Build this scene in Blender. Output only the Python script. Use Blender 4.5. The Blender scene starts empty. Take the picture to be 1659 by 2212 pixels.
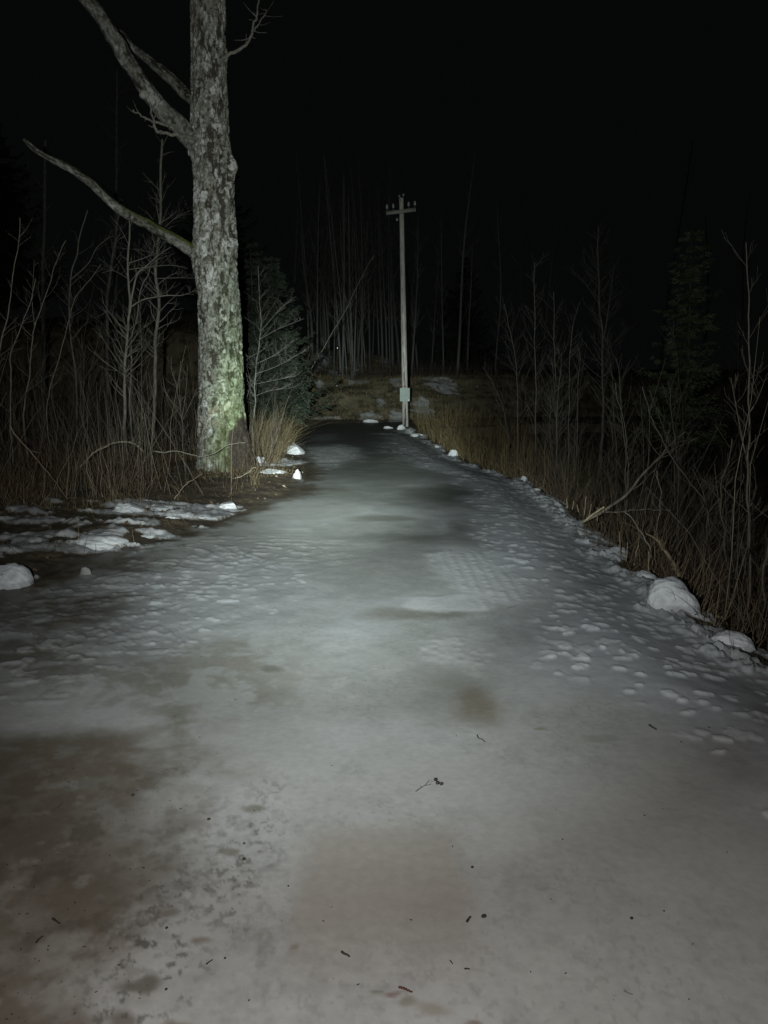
import bpy, bmesh, math, random
import numpy as np
from mathutils import Vector

random.seed(7)
RNG = np.random.default_rng(7)
R = math.radians
C = bpy.context.scene.collection

# ------------------------------------------------------------------ camera
EYE = 1.5
F = 1661.0                     # focal length in units of a 1659 x 2212 frame
PITCH = math.atan((1106 - 815) / F)
cam_d = bpy.data.cameras.new('camera')
cam = bpy.data.objects.new('camera', cam_d)
C.objects.link(cam)
cam.location = (0, 0, EYE)
cam.rotation_euler = (math.pi / 2 - PITCH, 0, 0)
cam_d.sensor_fit = 'VERTICAL'
cam_d.sensor_height = 36
cam_d.lens = 36 * F / 2212
cam_d.clip_end = 1500
cam_d.clip_start = 0.02
bpy.context.scene.camera = cam

# ------------------------------------------------------------------ world, torch, exposure
w = bpy.data.worlds.new('World')
bpy.context.scene.world = w
w.use_nodes = True
nt = w.node_tree
nt.nodes.clear()
sky = nt.nodes.new('ShaderNodeTexSky')
sky.sky_type = 'NISHITA'
sky.sun_disc = False
sky.sun_elevation = R(-6.0)
sky.sun_rotation = R(200)
bg = nt.nodes.new('ShaderNodeBackground')
bg.inputs['Strength'].default_value = 0.05
out = nt.nodes.new('ShaderNodeOutputWorld')
nt.links.new(sky.outputs[0], bg.inputs[0])
glow = nt.nodes.new('ShaderNodeBackground')          # faint night airglow
glow.inputs['Color'].default_value = (0.92, 1.0, 1.06, 1)
glow.inputs['Strength'].default_value = 0.0020
add = nt.nodes.new('ShaderNodeAddShader')
nt.links.new(bg.outputs[0], add.inputs[0])
nt.links.new(glow.outputs[0], add.inputs[1])
nt.links.new(add.outputs[0], out.inputs[0])

def torch(name, watts, col, pitch, yaw, size, blend, rad=0.03, loc=(-0.32, 0.0, 1.52)):
    """one spot beam at the hand torch the photographer holds left of the camera"""
    l = bpy.data.lights.new(name, 'SPOT')
    l.energy = watts
    l.color = col
    l.spot_size = R(size)
    l.spot_blend = blend
    l.shadow_soft_size = rad
    o = bpy.data.objects.new(name, l)
    C.objects.link(o)
    o.location = loc
    o.rotation_euler = (math.pi / 2 + R(pitch), 0, R(yaw))
    return o
U = 205.0
torch('torch_beam', 62 * U, (0.86, 1.0, 0.95), -3.6, 1.8, 22, 1.0)
torch('torch_ring', 13.5 * U, (0.87, 1.0, 0.985), -4.3, 0.2, 43.5, 1.0)
torch('torch_halo', 4.0 * U, (0.90, 1.0, 1.005), -4.5, -2.5, 70, 1.0)
torch('torch_spill', 0.98 * U, (1.0, 0.965, 0.925), -12.0, -11.0, 132, 1.0)
torch('upper_trunk_fill', 7.5 * U, (0.95, 1.0, 0.93), 9.0, 9.0, 56, 1.0)  # fill spot added at the torch to brighten the upper trunk

vs = bpy.context.scene.view_settings
vs.view_transform = 'Standard'
vs.look = 'None'
vs.exposure = 0.0
vs.gamma = 1.0
cy = bpy.context.scene.cycles
cy.use_denoising = True
cy.max_bounces = 5
cy.diffuse_bounces = 3
cy.glossy_bounces = 2
cy.sample_clamp_indirect = 4

# ------------------------------------------------------------------ pixel rays and noise
CP, SP = math.cos(PITCH), math.sin(PITCH)
def ray(px, py):
    u, v = (px - 829.5) / F, (1106 - py) / F
    return np.array([u, CP + v * SP, -SP + v * CP])
def at(px, py, Y):
    """world point seen at (px, py) standing Y metres ahead"""
    d = ray(px, py)
    return np.array([0, 0, EYE]) + d * (Y / d[1])
def gp(px, py, z=0.0):
    """point of the level z seen at (px, py)"""
    d = ray(px, py)
    t = (z - EYE) / d[2]
    return np.array([d[0] * t, d[1] * t])

def _hash(ix, iy, s):
    n = (ix * 374761393 + iy * 668265263 + s * 1274126177) & 0xffffffff
    n = ((n ^ (n >> 13)) * 1274126177) & 0xffffffff
    return ((n ^ (n >> 16)) & 0xffff) / 65535.0
def vn(x, y, s=0):
    xi, yi = np.floor(x).astype(np.int64), np.floor(y).astype(np.int64)
    fx, fy = x - xi, y - yi
    fx = fx * fx * (3 - 2 * fx)
    fy = fy * fy * (3 - 2 * fy)
    a = _hash(xi, yi, s); b = _hash(xi + 1, yi, s)
    c = _hash(xi, yi + 1, s); d = _hash(xi + 1, yi + 1, s)
    return (a + (b - a) * fx) * (1 - fy) + (c + (d - c) * fx) * fy
def fbm(x, y, f=1.0, o=4, s=0, g=0.5):
    t = np.zeros_like(x, dtype=float); a = 1.0; n = 0.0
    for k in range(o):
        t += a * vn(x * f + 17.3 * k, y * f - 9.1 * k, s + k * 7)
        n += a; a *= g; f *= 2.03
    return t / n
def ss(a, b, x):
    t = np.clip((x - a) / (b - a), 0, 1)
    return t * t * (3 - 2 * t)

# ------------------------------------------------------------------ tags and mesh builders
def tag(o, label=None, cat=None, group=None, kind=None):
    if label: o['label'] = label
    if cat: o['category'] = cat
    if group: o['group'] = group
    if kind: o['kind'] = kind
    return o
def empty(name, loc):
    o = bpy.data.objects.new(name, None)
    C.objects.link(o)
    o.location = tuple(float(v) for v in loc)
    o.empty_display_size = 0.2
    return o

class MB:
    """collects tubes, quads and triangles with one colour per vertex"""
    def __init__(s):
        s.v, s.q, s.t, s.c, s.n = [], [], [], [], 0
    def add(s, v, q=None, t=None, c=(0.2, 0.2, 0.2)):
        v = np.asarray(v, float)
        c = np.asarray(c, float)
        if c.ndim == 1: c = np.tile(c[:3], (len(v), 1))
        s.v.append(v); s.c.append(c)
        if q is not None and len(q): s.q.append(np.asarray(q) + s.n)
        if t is not None and len(t): s.t.append(np.asarray(t) + s.n)
        s.n += len(v)
    def tube(s, pts, rad, sides=6, c=(0.2, 0.2, 0.2), cap=True, wob=0.0):
        P = np.asarray(pts, float); n = len(P)
        rad = np.broadcast_to(np.asarray(rad, float), (n,))
        T = np.gradient(P, axis=0)
        T /= np.linalg.norm(T, axis=1)[:, None] + 1e-9
        ref = np.array([0.0, 1.0, 0.1]) if abs(T[0][1]) < 0.8 else np.array([1.0, 0.0, 0.1])
        A = np.cross(T, ref); A /= np.linalg.norm(A, axis=1)[:, None] + 1e-9
        B = np.cross(T, A)
        an = np.arange(sides) * 2 * math.pi / sides
        rr = rad[:, None] * (1 + wob * (RNG.random((n, sides)) - .5))
        V = P[:, None, :] + rr[..., None] * (np.cos(an)[None, :, None] * A[:, None, :] + np.sin(an)[None, :, None] * B[:, None, :])
        i, j = np.meshgrid(np.arange(n - 1), np.arange(sides), indexing='ij')
        j2 = (j + 1) % sides
        Q = np.stack([i * sides + j, i * sides + j2, (i + 1) * sides + j2, (i + 1) * sides + j], -1).reshape(-1, 4)
        V = V.reshape(-1, 3)
        Tr = []
        if cap:
            V = np.vstack([V, P[-1] + T[-1] * rad[-1] * .4, P[0]])
            e, b = len(V) - 2, len(V) - 1
            for k in range(sides):
                k2 = (k + 1) % sides
                Tr.append(((n - 1) * sides + k, (n - 1) * sides + k2, e))
                Tr.append((k2, k, b))
        s.add(V, Q, Tr, c)
    def box(s, c0, half, rot=0.0, col=(0.2, 0.2, 0.2), tilt=0.0):
        v = np.array([(x, y, z) for x in (-1, 1) for y in (-1, 1) for z in (-1, 1)], float) * half
        ct, st = math.cos(tilt), math.sin(tilt)
        v = v @ np.array([[ct, 0, -st], [0, 1, 0], [st, 0, ct]])
        cr, sr = math.cos(rot), math.sin(rot)
        v = v @ np.array([[cr, sr, 0], [-sr, cr, 0], [0, 0, 1]])
        s.add(v + np.asarray(c0, float), [(0, 1, 3, 2), (4, 6, 7, 5), (0, 4, 5, 1), (2, 3, 7, 6), (0, 2, 6, 4), (1, 5, 7, 3)], None, col)
    def build(s, name, mat, parent=None, smooth=True, origin=None):
        V = np.vstack(s.v)
        Cc = np.vstack(s.c)
        if parent is not None:
            V = V - np.array(parent.location)
        elif origin is not None:
            V = V - np.asarray(origin, float)
        me = bpy.data.meshes.new(name)
        q = np.vstack(s.q) if s.q else np.zeros((0, 4), int)
        t = np.vstack(s.t) if s.t else np.zeros((0, 3), int)
        me.vertices.add(len(V)); me.vertices.foreach_set('co', V.ravel())
        nl = q.size + t.size
        me.loops.add(nl)
        me.loops.foreach_set('vertex_index', np.concatenate([q.ravel(), t.ravel()]).astype(np.int32))
        me.polygons.add(len(q) + len(t))
        st = np.concatenate([np.arange(len(q)) * 4, q.size + np.arange(len(t)) * 3]).astype(np.int32)
        me.polygons.foreach_set('loop_start', st)
        me.update(calc_edges=True)
        a = me.color_attributes.new('tint', 'FLOAT_COLOR', 'POINT')
        a.data.foreach_set('color', np.hstack([Cc, np.ones((len(Cc), 1))]).ravel().astype(np.float32))
        if smooth: me.polygons.foreach_set('use_smooth', np.ones(len(me.polygons), bool))
        me.materials.append(mat)
        me.validate()
        o = bpy.data.objects.new(name, me)
        C.objects.link(o)
        if parent is not None: o.parent = parent
        elif origin is not None: o.location = tuple(float(v) for v in origin)
        return o

def grid_quads(nr, nc, wrap=False):
    i, j = np.meshgrid(np.arange(nr - 1), np.arange(nc if wrap else nc - 1), indexing='ij')
    j2 = (j + 1) % nc
    return np.stack([i * nc + j, i * nc + j2, (i + 1) * nc + j2, (i + 1) * nc + j], -1).reshape(-1, 4)

# ------------------------------------------------------------------ materials
def tint_mat(name, rough=0.8, var=0.35, scale=20.0, bump=0.0, bscale=60.0, bdist=0.01, spec=0.3, trans=0.0, rattr=False, stretch=None):
    m = bpy.data.materials.new(name)
    m.use_nodes = True
    n, l = m.node_tree.nodes, m.node_tree.links
    p = n['Principled BSDF']
    a = n.new('ShaderNodeAttribute'); a.attribute_name = 'tint'
    tc = n.new('ShaderNodeTexCoord')
    src = tc.outputs['Object']
    if stretch:
        mp = n.new('ShaderNodeMapping'); mp.inputs['Scale'].default_value = stretch
        l.new(src, mp.inputs[0]); src = mp.outputs[0]
    tx = n.new('ShaderNodeTexNoise'); tx.inputs['Scale'].default_value = scale; tx.inputs['Detail'].default_value = 6
    l.new(src, tx.inputs['Vector'])
    mr = n.new('ShaderNodeMapRange')
    mr.inputs['From Min'].default_value = 0.3; mr.inputs['From Max'].default_value = 0.7
    mr.inputs['To Min'].default_value = 1 - var; mr.inputs['To Max'].default_value = 1 + var
    l.new(tx.outputs[0], mr.inputs['Value'])
    mx = n.new('ShaderNodeVectorMath'); mx.operation = 'SCALE'
    l.new(a.outputs['Color'], mx.inputs[0]); l.new(mr.outputs[0], mx.inputs['Scale'])
    l.new(mx.outputs[0], p.inputs['Base Color'])
    p.inputs['Roughness'].default_value = rough
    p.inputs['Specular IOR Level'].default_value = spec
    if rattr:
        ra = n.new('ShaderNodeAttribute'); ra.attribute_name = 'wetness'
        l.new(ra.outputs['Fac'], p.inputs['Roughness'])
    if bump > 0:
        b = n.new('ShaderNodeBump'); b.inputs['Strength'].default_value = bump; b.inputs['Distance'].default_value = bdist
        t2 = n.new('ShaderNodeTexNoise'); t2.inputs['Scale'].default_value = bscale; t2.inputs['Detail'].default_value = 8
        l.new(src, t2.inputs['Vector'])
        l.new(t2.outputs[0], b.inputs['Height']); l.new(b.outputs[0], p.inputs['Normal'])
    return m
M_GROUND = tint_mat('frozen_ground', var=0.06, scale=30, bump=0.18, bscale=38, bdist=0.004, spec=0.35, rattr=True)
M_BARK = tint_mat('lichen_bark', rough=0.9, var=0.35, scale=26, bump=0.6, bscale=60, bdist=0.008, spec=0.15)
M_TWIG = tint_mat('twig_bark', rough=0.85, var=0.3, scale=14, spec=0.2)
M_STRAW = tint_mat('dry_straw', rough=0.75, var=0.25, scale=9, spec=0.25)
M_NEEDLE = tint_mat('spruce_needles', rough=0.7, var=0.3, scale=5, spec=0.25)
M_SNOW = tint_mat('old_snow', rough=0.7, var=0.07, scale=30, bump=0.5, bscale=55, bdist=0.012, spec=0.3)
M_WOOD = tint_mat('weathered_pole', rough=0.85, var=0.28, scale=9, bump=0.4, bscale=20, bdist=0.004, spec=0.2, stretch=(6, 6, 0.5))
M_PLATE = tint_mat('painted_plate', rough=0.5, var=0.16, scale=9, bump=0.1, bscale=30, bdist=0.003)
M_LITTER = tint_mat('fallen_litter', rough=0.8, var=0.3, scale=80)
def plain(name, col, rough, metal=0.0):
    m = bpy.data.materials.new(name); m.use_nodes = True
    p = m.node_tree.nodes['Principled BSDF']
    t = m.node_tree.nodes.new('ShaderNodeTexNoise'); t.inputs['Scale'].default_value = 60
    r = m.node_tree.nodes.new('ShaderNodeValToRGB')
    r.color_ramp.elements[0].color = tuple(c * .85 for c in col) + (1,)
    r.color_ramp.elements[1].color = tuple(col) + (1,)
    m.node_tree.links.new(t.outputs[0], r.inputs[0]); m.node_tree.links.new(r.outputs[0], p.inputs['Base Color'])
    p.inputs['Roughness'].default_value = rough; p.inputs['Metallic'].default_value = metal
    return m
M_REFLECT = plain('reflector_foil', (0.9, 0.9, 0.9), 0.28, 1.0)
M_GLASS = plain('insulator_glaze', (0.30, 0.34, 0.33), 0.25)

# ------------------------------------------------------------------ lane outline on the ground
RIGHT_PX = [(884, 929), (912, 940), (952, 962), (988, 985), (1040, 1003), (1110, 1024), (1170, 1062), (1212, 1092), (1258, 1140),
            (1318, 1190), (1378, 1232), (1440, 1292), (1520, 1345), (1600, 1395), (1659, 1425)]
LEFT_PX = [(60, 1262), (150, 1222), (240, 1194), (330, 1172), (420, 1150), (480, 1122), (545, 1096), (620, 1066), (655, 1040), (662, 1022), (650, 990),
           (622, 962), (612, 945), (618, 932), (600, 928)]
r_pts = [gp(*p) for p in RIGHT_PX]
l_pts = [gp(*p) for p in LEFT_PX]
POLE_XY = gp(876, 922)
far_l = gp(600, 917)
ROAD = ([np.array([3.6, -6.0]), np.array([3.2, 0.5])] + r_pts[::-1] + [np.array([POLE_XY[0] + .1, POLE_XY[1] + .9]), gp(868, 911.5), gp(760, 914.5), gp(660, 920),
        np.array([-7.0, far_l[1] - .4]), np.array([-40.0, far_l[1] + 1.0]), np.array([-40.0, l_pts[-1][1] - 1.5]), np.array([-7.0, l_pts[-1][1] - .6])]
        + l_pts[::-1] + [np.array([-3.2, 4.4]), np.array([-6.0, 3.9]), np.array([-12.0, 3.5]), np.array([-12.0, -6.0])])
ROAD = np.array(ROAD)
REDGE = np.array([[3.6, -6.0], [3.2, 0.5]] + [tuple(p) for p in r_pts[::-1]])

def inside(x, y, P=ROAD):
    r = np.zeros(x.shape, bool)
    for k in range(len(P)):
        x1, y1 = P[k - 1]; x2, y2 = P[k]
        if y1 == y2: continue
        c = ((y1 > y) != (y2 > y)) & (x < (x2 - x1) * (y - y1) / (y2 - y1) + x1)
        r ^= c
    return r
def dist(x, y, P, closed=True):
    d = np.full(x.shape, 1e9)
    for k in range(0 if closed else 1, len(P)):
        a, b = P[k - 1], P[k]
        ab = b - a
        t = np.clip(((x - a[0]) * ab[0] + (y - a[1]) * ab[1]) / (ab @ ab), 0, 1)
        d = np.minimum(d, (x - a[0] - t * ab[0]) ** 2 + (y - a[1] - t * ab[1]) ** 2)
    return np.sqrt(d)

YB = 26.6                       # foot of the embankment behind the lane
def height(x, y):
    x = np.asarray(x, float); y = np.asarray(y, float)
    ins = inside(x, y)
    d = dist(x, y, ROAD)
    dr = dist(x, y, REDGE, False)
    right = (~ins) & (dr < d + 0.02) & (x > 0)
    out = np.where(ins, 0, d)
    n = fbm(x, y, 0.6, 3, 3) - .5
    z = 0.03 * (fbm(x, y, 0.35, 2, 5) - .5)
    # shoulder of the ice on the right, then the ditch
    z = z - np.where(ins, 0.10 * (1 - ss(0, .75, dr)) * (y < 22), 0)
    dit = 0.12 + 0.55 * ss(0.05, 1.3, d) - 0.25 * ss(2.5, 6, d)
    z = z - np.where(right & (y < YB), dit * (1 - ss(19, 24, y)) + 0.0, 0)
    # left verge: slightly raised and uneven
    left = (~ins) & (~right) & (y < YB)
    z = z + np.where(left, ss(0, .5, d) * (0.05 + 0.16 * n) + 0.12 * ss(1, 5, d), 0)
    # embankment
    yb = YB + 0.9 * ss(0.2, 3, x) - .4 * ss(-2, -8, x)
    crest = 1.42 + 1.9 * ss(-1.5, -9, x) - 0.0 * x
    e = ss(0, 6.0, y - yb)
    e = 0.4 * e + 0.6 * np.clip((y - yb) / 6.0, 0, 1)
    z = z + crest * e + np.where(y > yb, n * 0.45 * np.clip((y - yb) / 4, 0, 1), 0) + 0.012 * np.clip(y - 42, 0, 200) + 1.4 * ss(36, 46, y) * ss(3, -1, x)
    return z

# ------------------------------------------------------------------ terrain: one fan of cells, split into lane / verges / embankment
def build_terrain():
    a_dense = np.arange(-35, 35.001, 0.088)
    a_l = np.arange(-180, -35, 2.9); a_r = np.arange(37.5, 180, 2.9)
    ang = np.radians(np.concatenate([a_l, a_dense, a_r]))
    r = np.concatenate([[0.02, .3, .6, .8, 1.0], np.exp(np.arange(math.log(1.2), math.log(48), 0.0046)), np.exp(np.linspace(math.log(49), math.log(600), 60))])
    nr, nc = len(r), len(ang)
    A, Rr = np.meshgrid(ang, r)
    x = (Rr * np.sin(A)).ravel(); y = (Rr * np.cos(A)).ravel()
    z = height(x, y)
    ins = inside(x, y)
    d = dist(x, y, ROAD)
    dr = dist(x, y, REDGE, False)
    emb = y > YB - .1
    near = (Rr.ravel() < 48) & (np.abs(A.ravel()) < R(36))
    wx = x + 0.35 * (fbm(x, y, 1.1, 3, 21) - .5); wy = y + 0.35 * (fbm(x, y, 1.1, 3, 22) - .5)
    wx += 0.10 * (fbm(x, y, 6, 3, 23) - .5); wy += 0.10 * (fbm(x, y, 6, 3, 24) - .5)
    def patch(px, py, rx, ry, soft=.45, rag=.5, seed=31, zz=0.0):
        c = gp(px, py, zz); lo = gp(px, py + ry, zz); hi = gp(px, py - ry, zz)
        a = rx * c[1] / F; b = max((hi[1] - lo[1]) / 2, 0.01)
        cyy = (hi[1] + lo[1]) / 2 * .5 + c[1] * .5
        q = np.sqrt(((wx - c[0]) / a) ** 2 + ((wy - cyy) / b) ** 2)
        m = q < 1.9
        w_ = np.zeros_like(q)
        if m.any():
            nn = fbm(x[m], y[m], 2.4 / max(min(a, b), .05) ** .5, 3, seed) - .5
            w_[m] = 1 - ss(1 - soft, 1 + soft, q[m] + rag * nn)
        return w_
    n1 = fbm(x, y, 1.3, 5, 41); n2 = fbm(x, y, 5, 4, 42); n3 = fbm(x, y, 22, 3, 43)
    # ---- ice of the lane
    ice = np.array([0.40, 0.415, 0.41]); col = np.tile(ice, (len(x), 1))
    rough = np.full(len(x), 0.55)
    hz = np.zeros(len(x))
    def mix(c_, w_):
        nonlocal col
        w_ = np.clip(w_, 0, 1)[:, None]
        col = col * (1 - w_) + np.array(c_) * w_
    mix((0.30, 0.315, 0.305), ss(.42, .68, n1) * .75)
    mix((0.50, 0.50, 0.49), ss(.5, .72, n2) * .30)
    mix((0.46, 0.45, 0.44), (1 - ss(2.6, 4.2, y)) * .6)
    fine_ = fbm(x, y, 13, 5, 44, .65)
    mix((0.29, 0.295, 0.285), ss(.50, .72, fine_) * ss(.38, .6, n1) * .45)
    mix((0.52, 0.52, 0.515), ss(.52, .28, fine_) * .22)
    mix((0.33, 0.325, 0.30), ss(.48, .62, fbm(x, y, .8, 4, 45)) * .4)
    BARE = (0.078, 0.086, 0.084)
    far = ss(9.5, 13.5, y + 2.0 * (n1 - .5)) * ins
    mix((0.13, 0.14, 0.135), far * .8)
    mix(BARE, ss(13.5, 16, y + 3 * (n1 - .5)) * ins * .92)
    mix((0.15, 0.16, 0.14), patch(800, 1010, 190, 26, .6) * .7)
    mix((0.10, 0.105, 0.09), patch(1020, 1075, 170, 28, .6, .9) * .85)
    mix((0.13, 0.135, 0.115), patch(1060, 1150, 75, 40, .5, .9) * .85)
    mix((0.16, 0.165, 0.15), patch(900, 1160, 170, 10, .6, 1.1) * .6)
    mix((0.20, 0.195, 0.17), patch(830, 1122, 70, 8, .5) * .7)
    mix((0.20, 0.205, 0.185), patch(700, 1060, 170, 22, .6) * .6)
    mix((0.21, 0.215, 0.20), patch(980, 1165, 120, 14, .5) * .6)
    mix((0.20, 0.19, 0.155), patch(930, 1330, 110, 12, .5) * .7)
    mix((0.21, 0.215, 0.205), patch(1290, 1360, 190, 42, .8, 1.0) * .65)
    mix((0.20, 0.16, 0.105), patch(1050, 1522, 60, 36, .6) * .8)
    mix((0.30, 0.295, 0.27), patch(1240, 1560, 190, 70, .8, 1.1) * .4)
    mix((0.22, 0.20, 0.165), patch(1600, 1640, 120, 60, .6) * .7)
    mix((0.22, 0.215, 0.18), patch(1000, 1500, 90, 50, .7) * .5)
    # ---- mud frozen into the ice, lower left
    MUD = (0.155, 0.133, 0.104)
    mott = ss(.34, .64, fbm(wx * 1.0, wy, 8.5, 5, 51, .6))
    mix((0.22, 0.21, 0.175), patch(430, 1470, 210, 95, .8, 1.2) * (.25 + .65 * mott))
    mix((0.26, 0.25, 0.22), patch(250, 1440, 330, 60, .6) * mott * .8)
    mix((0.16, 0.14, 0.11), patch(110, 1650, 330, 52, .7, 1.0) * (.6 + .34 * mott))
    mix(MUD, patch(80, 1800, 380, 200, .45, 1.5) * (.70 + .28 * mott))
    mix(MUD, patch(-10, 2010, 400, 330, .45, 1.4) * (.60 + .36 * mott))
    mix((0.30, 0.285, 0.26), np.maximum(patch(110, 1960, 300, 260, .5), patch(200, 1750, 250, 90, .5)) * ss(.60, .72, fbm(x, y, 11, 4, 57, .6)) * .55)
    mix((0.085, 0.072, 0.055), patch(120, 1950, 330, 300, .5, 1.0) * ss(.58, .70, fbm(x, y, 8, 5, 58, .6)) * .5)
    mix((0.15, 0.125, 0.10), patch(40, 2200, 210, 90, .5, .8) * (.6 + .4 * mott))
    speck = ss(.56, .72, fbm(x, y, 34, 3, 52)) * patch(330, 1930, 330, 300, .6, .8)
    mix((0.13, 0.115, 0.095), speck * .35)
    dirt = ss(.66, .73, fbm(x, y, 55, 2, 53)) * ss(.5, .62, n1)
    mix((0.2, 0.18, 0.155), dirt * .25 * (y < 5))
    gapn = ss(.44, .60, fbm(wx, wy * 1.5, 5.5, 5, 54, .6))
    mix((0.105, 0.09, 0.068), np.maximum(patch(90, 1290, 270, 100, .7, 1.2), patch(40, 1390, 190, 70, .8, 1.2) * .8) * (.35 + .65 * gapn))
    vs_ = np.maximum(patch(150, 1330, 300, 120, .7, 1.0), patch(420, 1200, 260, 40, .7, 1.0)) * ss(.56, .66, fbm(wx, wy * 1.8, 8, 4, 59, .6))
    mix((0.46, 0.465, 0.465), vs_ * .8); hz += vs_ * .008
    mix((0.25, 0.25, 0.245), patch(420, 1260, 300, 100, .7, 1.0) * ss(.42, .6, fbm(wx, wy * 1.6, 7, 4, 56, .6)) * .7)
    crust = ss(.54, .70, fbm(x, y, 42, 4, 55, .65)) * np.maximum(patch(330, 2060, 130, 190, .8, 1.0), patch(560, 1830, 90, 120, .8, 1.0) * .8)
    mix((0.085, 0.078, 0.062), crust * .75)
    # phone's shadow painted into the ice colour as a brown rectangle, scratched ice in front
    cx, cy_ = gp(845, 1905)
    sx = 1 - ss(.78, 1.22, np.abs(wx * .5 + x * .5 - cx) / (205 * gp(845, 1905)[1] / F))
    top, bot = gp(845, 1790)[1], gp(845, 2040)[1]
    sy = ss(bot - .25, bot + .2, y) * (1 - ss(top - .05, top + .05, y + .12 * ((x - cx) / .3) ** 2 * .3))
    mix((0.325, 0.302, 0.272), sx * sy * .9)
    for (px, py, rx, ry, c_) in [(885, 2140, 36, 9, (0.20, 0.13, 0.12)), (840, 2131, 22, 6, (.2, .19, .15)), (930, 2165, 30, 12, (.23, .22, .17)), (1095, 2196, 24, 8, (.19, .13, .12)),
                                 (1000, 2180, 60, 16, (.28, .26, .22)), (520, 1835, 26, 9, (.17, .16, .13)), (560, 1750, 20, 6, (.18, .17, .13)), (1165, 1577, 16, 5, (.2, .22, .14)),
                                 (1290, 1600, 40, 9, (.27, .27, .25)), (585, 1455, 26, 8, (.16, .16, .13)), (680, 2010, 14, 6, (.24, .22, .17)), (430, 2190, 40, 14, (.2, .17, .13)),
                                 (300, 2090, 60, 14, (.11, .1, .08)), (270, 2160, 40, 20, (.12, .1, .08)), (470, 1990, 30, 8, (.2, .18, .14)), (400, 1940, 40, 10, (.18, .16, .13))]:
        mix(c_, patch(px, py, rx, ry, .5, 1.1, 60 + int(px) % 9) * .75)
    # ---- raised crusty snow: tyre print patches
    SN = (0.56, 0.565, 0.57)
    tp = np.maximum(patch(1025, 1245, 95, 62, .25, .7, 71), patch(985, 1305, 75, 20, .3, .7, 72))
    tp = np.maximum(tp, patch(1120, 1260, 150, 60, .5, .7, 75) * .7)
    a0 = gp(985, 1190); a1 = gp(1045, 1320)
    dv = (a0 - a1) / np.linalg.norm(a0 - a1); u = (x - a1[0]) * dv[1] - (y - a1[1]) * dv[0]
    rid = 0.5 + 0.5 * np.sin(u * 2 * math.pi / 0.085)
    blk = 0.5 + 0.5 * np.sin(((x - a1[0]) * dv[0] + (y - a1[1]) * dv[1]) * 2 * math.pi / 0.06 + 2.2 * np.floor(u / .085))
    mix(SN, tp * (.62 + .25 * n2)); hz += tp * (0.004 + 0.006 * rid * ss(.3, .9, patch(1025, 1245, 85, 66, .5, 1.2, 76)) * (.45 + .55 * blk) * ss(.3, .6, n3))
    tp2 = patch(1005, 1415, 66, 34, .3, 1.2, 73); mix((0.50, 0.50, 0.485), tp2 * .6 * ss(.35, .6, n3)); hz += tp2 * .006 * n3
    # ---- bumpy trodden snow along the right edge and on the left
    zr = np.clip(1 - ss(.65, 1.35, dr + .9 * (n1 - .5)), 0, 1) * ins * (y > 1.5) * (y < 21)
    mix((0.39, 0.40, 0.425), zr * (.85 - .4 * ss(12, 17, y)))
    zl = np.maximum(patch(430, 1290, 250, 95, .5, .6, 81), patch(180, 1320, 200, 60, .5, .6, 82) * .8)
    mix((0.36, 0.37, 0.375), zl * .7)
    zf = patch(700, 985, 70, 22, .5, .5, 83); mix((0.40, 0.42, 0.42), zf * .8)
    zf2 = patch(905, 965, 90, 36, .6, .5, 84); mix((0.26, 0.28, 0.275), zf2 * .65 * ss(.3, .6, n2))
    zf3 = patch(700, 945, 30, 8, .6, .5, 85); mix((0.26, 0.28, 0.28), zf3 * .5)
    zall = np.maximum(np.maximum(zr, zl * .9), np.maximum(zf, zf2 * .6))
    # many small trodden lumps
    rg = np.random.default_rng(5)
    idx = np.where((zall > .15) & near)[0]
    X, Y = x[idx], y[idx]
    hb = np.zeros(len(idx)); sel = rg.choice(len(idx), 1)
    # candidate sites on a jittered lattice
    gx = np.arange(-6, 6, .13); gy = np.arange(1.6, 22, .105)
    GX, GY = np.meshgrid(gx, gy)
    GX = (GX + rg.uniform(-.06, .06, GX.shape)).ravel(); GY = (GY + rg.uniform(-.05, .05, GY.shape)).ravel()
    ix, iy = np.floor(X / .13).astype(int), np.floor(Y / .105).astype(int)
    for dx in (-1, 0, 1):
        for dy in (-1, 0, 1):
            a, b = ix + dx, iy + dy
            jx = (a + .5 + .9 * (_hash(a, b, 5) - .5)) * .13; jy = (b + .5 + .9 * (_hash(a, b, 6) - .5)) * .105
            on = _hash(a, b, 7) > .34 + .9 * (vn(jx * 1.7, jy * 1.7, 77) - .45)
            s0 = .35 + .9 * _hash(a, b, 12) ** 1.5; s1 = (.040 + .040 * _hash(a, b, 8)) * s0; s2 = (.030 + .030 * _hash(a, b, 9)) * s0; th = (_hash(a, b, 10) - .5) * 1.1
            ux = (X - jx) * np.cos(th) + (Y - jy) * np.sin(th); uy = -(X - jx) * np.sin(th) + (Y - jy) * np.cos(th)
            q = (ux / s1) ** 2 + (uy / s2) ** 2 + 3.4 * (n3[idx] - .5) + 2.0 * (n2[idx] - .5)
            hb = np.maximum(hb, np.where(on, 1 - ss(.1, 1.35, q), 0) * (.5 + .5 * _hash(a, b, 11)))
    hbf = np.zeros(len(x)); hbf[idx] = hb * ss(.15, .7, zall[idx])
    hz += hbf * (.010 * np.clip(zr * 1.4, .45, 1)) - zall * .004
    mix((0.68, 0.69, 0.71), hbf * (.72 - .2 * (zl > zr)))
    hz += zall * .010 * (n2 - .5)
    hz += (n2 - .5) * .004 * ins
    rough = np.where(ins, .42 + .3 * zall + .18 * n2, .85)
    bare = np.clip(1 - col.sum(1) / .9, 0, 1)
    rough = np.where(ins, rough - .12 * bare, rough)
    # crusty rim along the right edge
    rimn = fbm(x, y, 2.3, 5, 91, .6)
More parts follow.
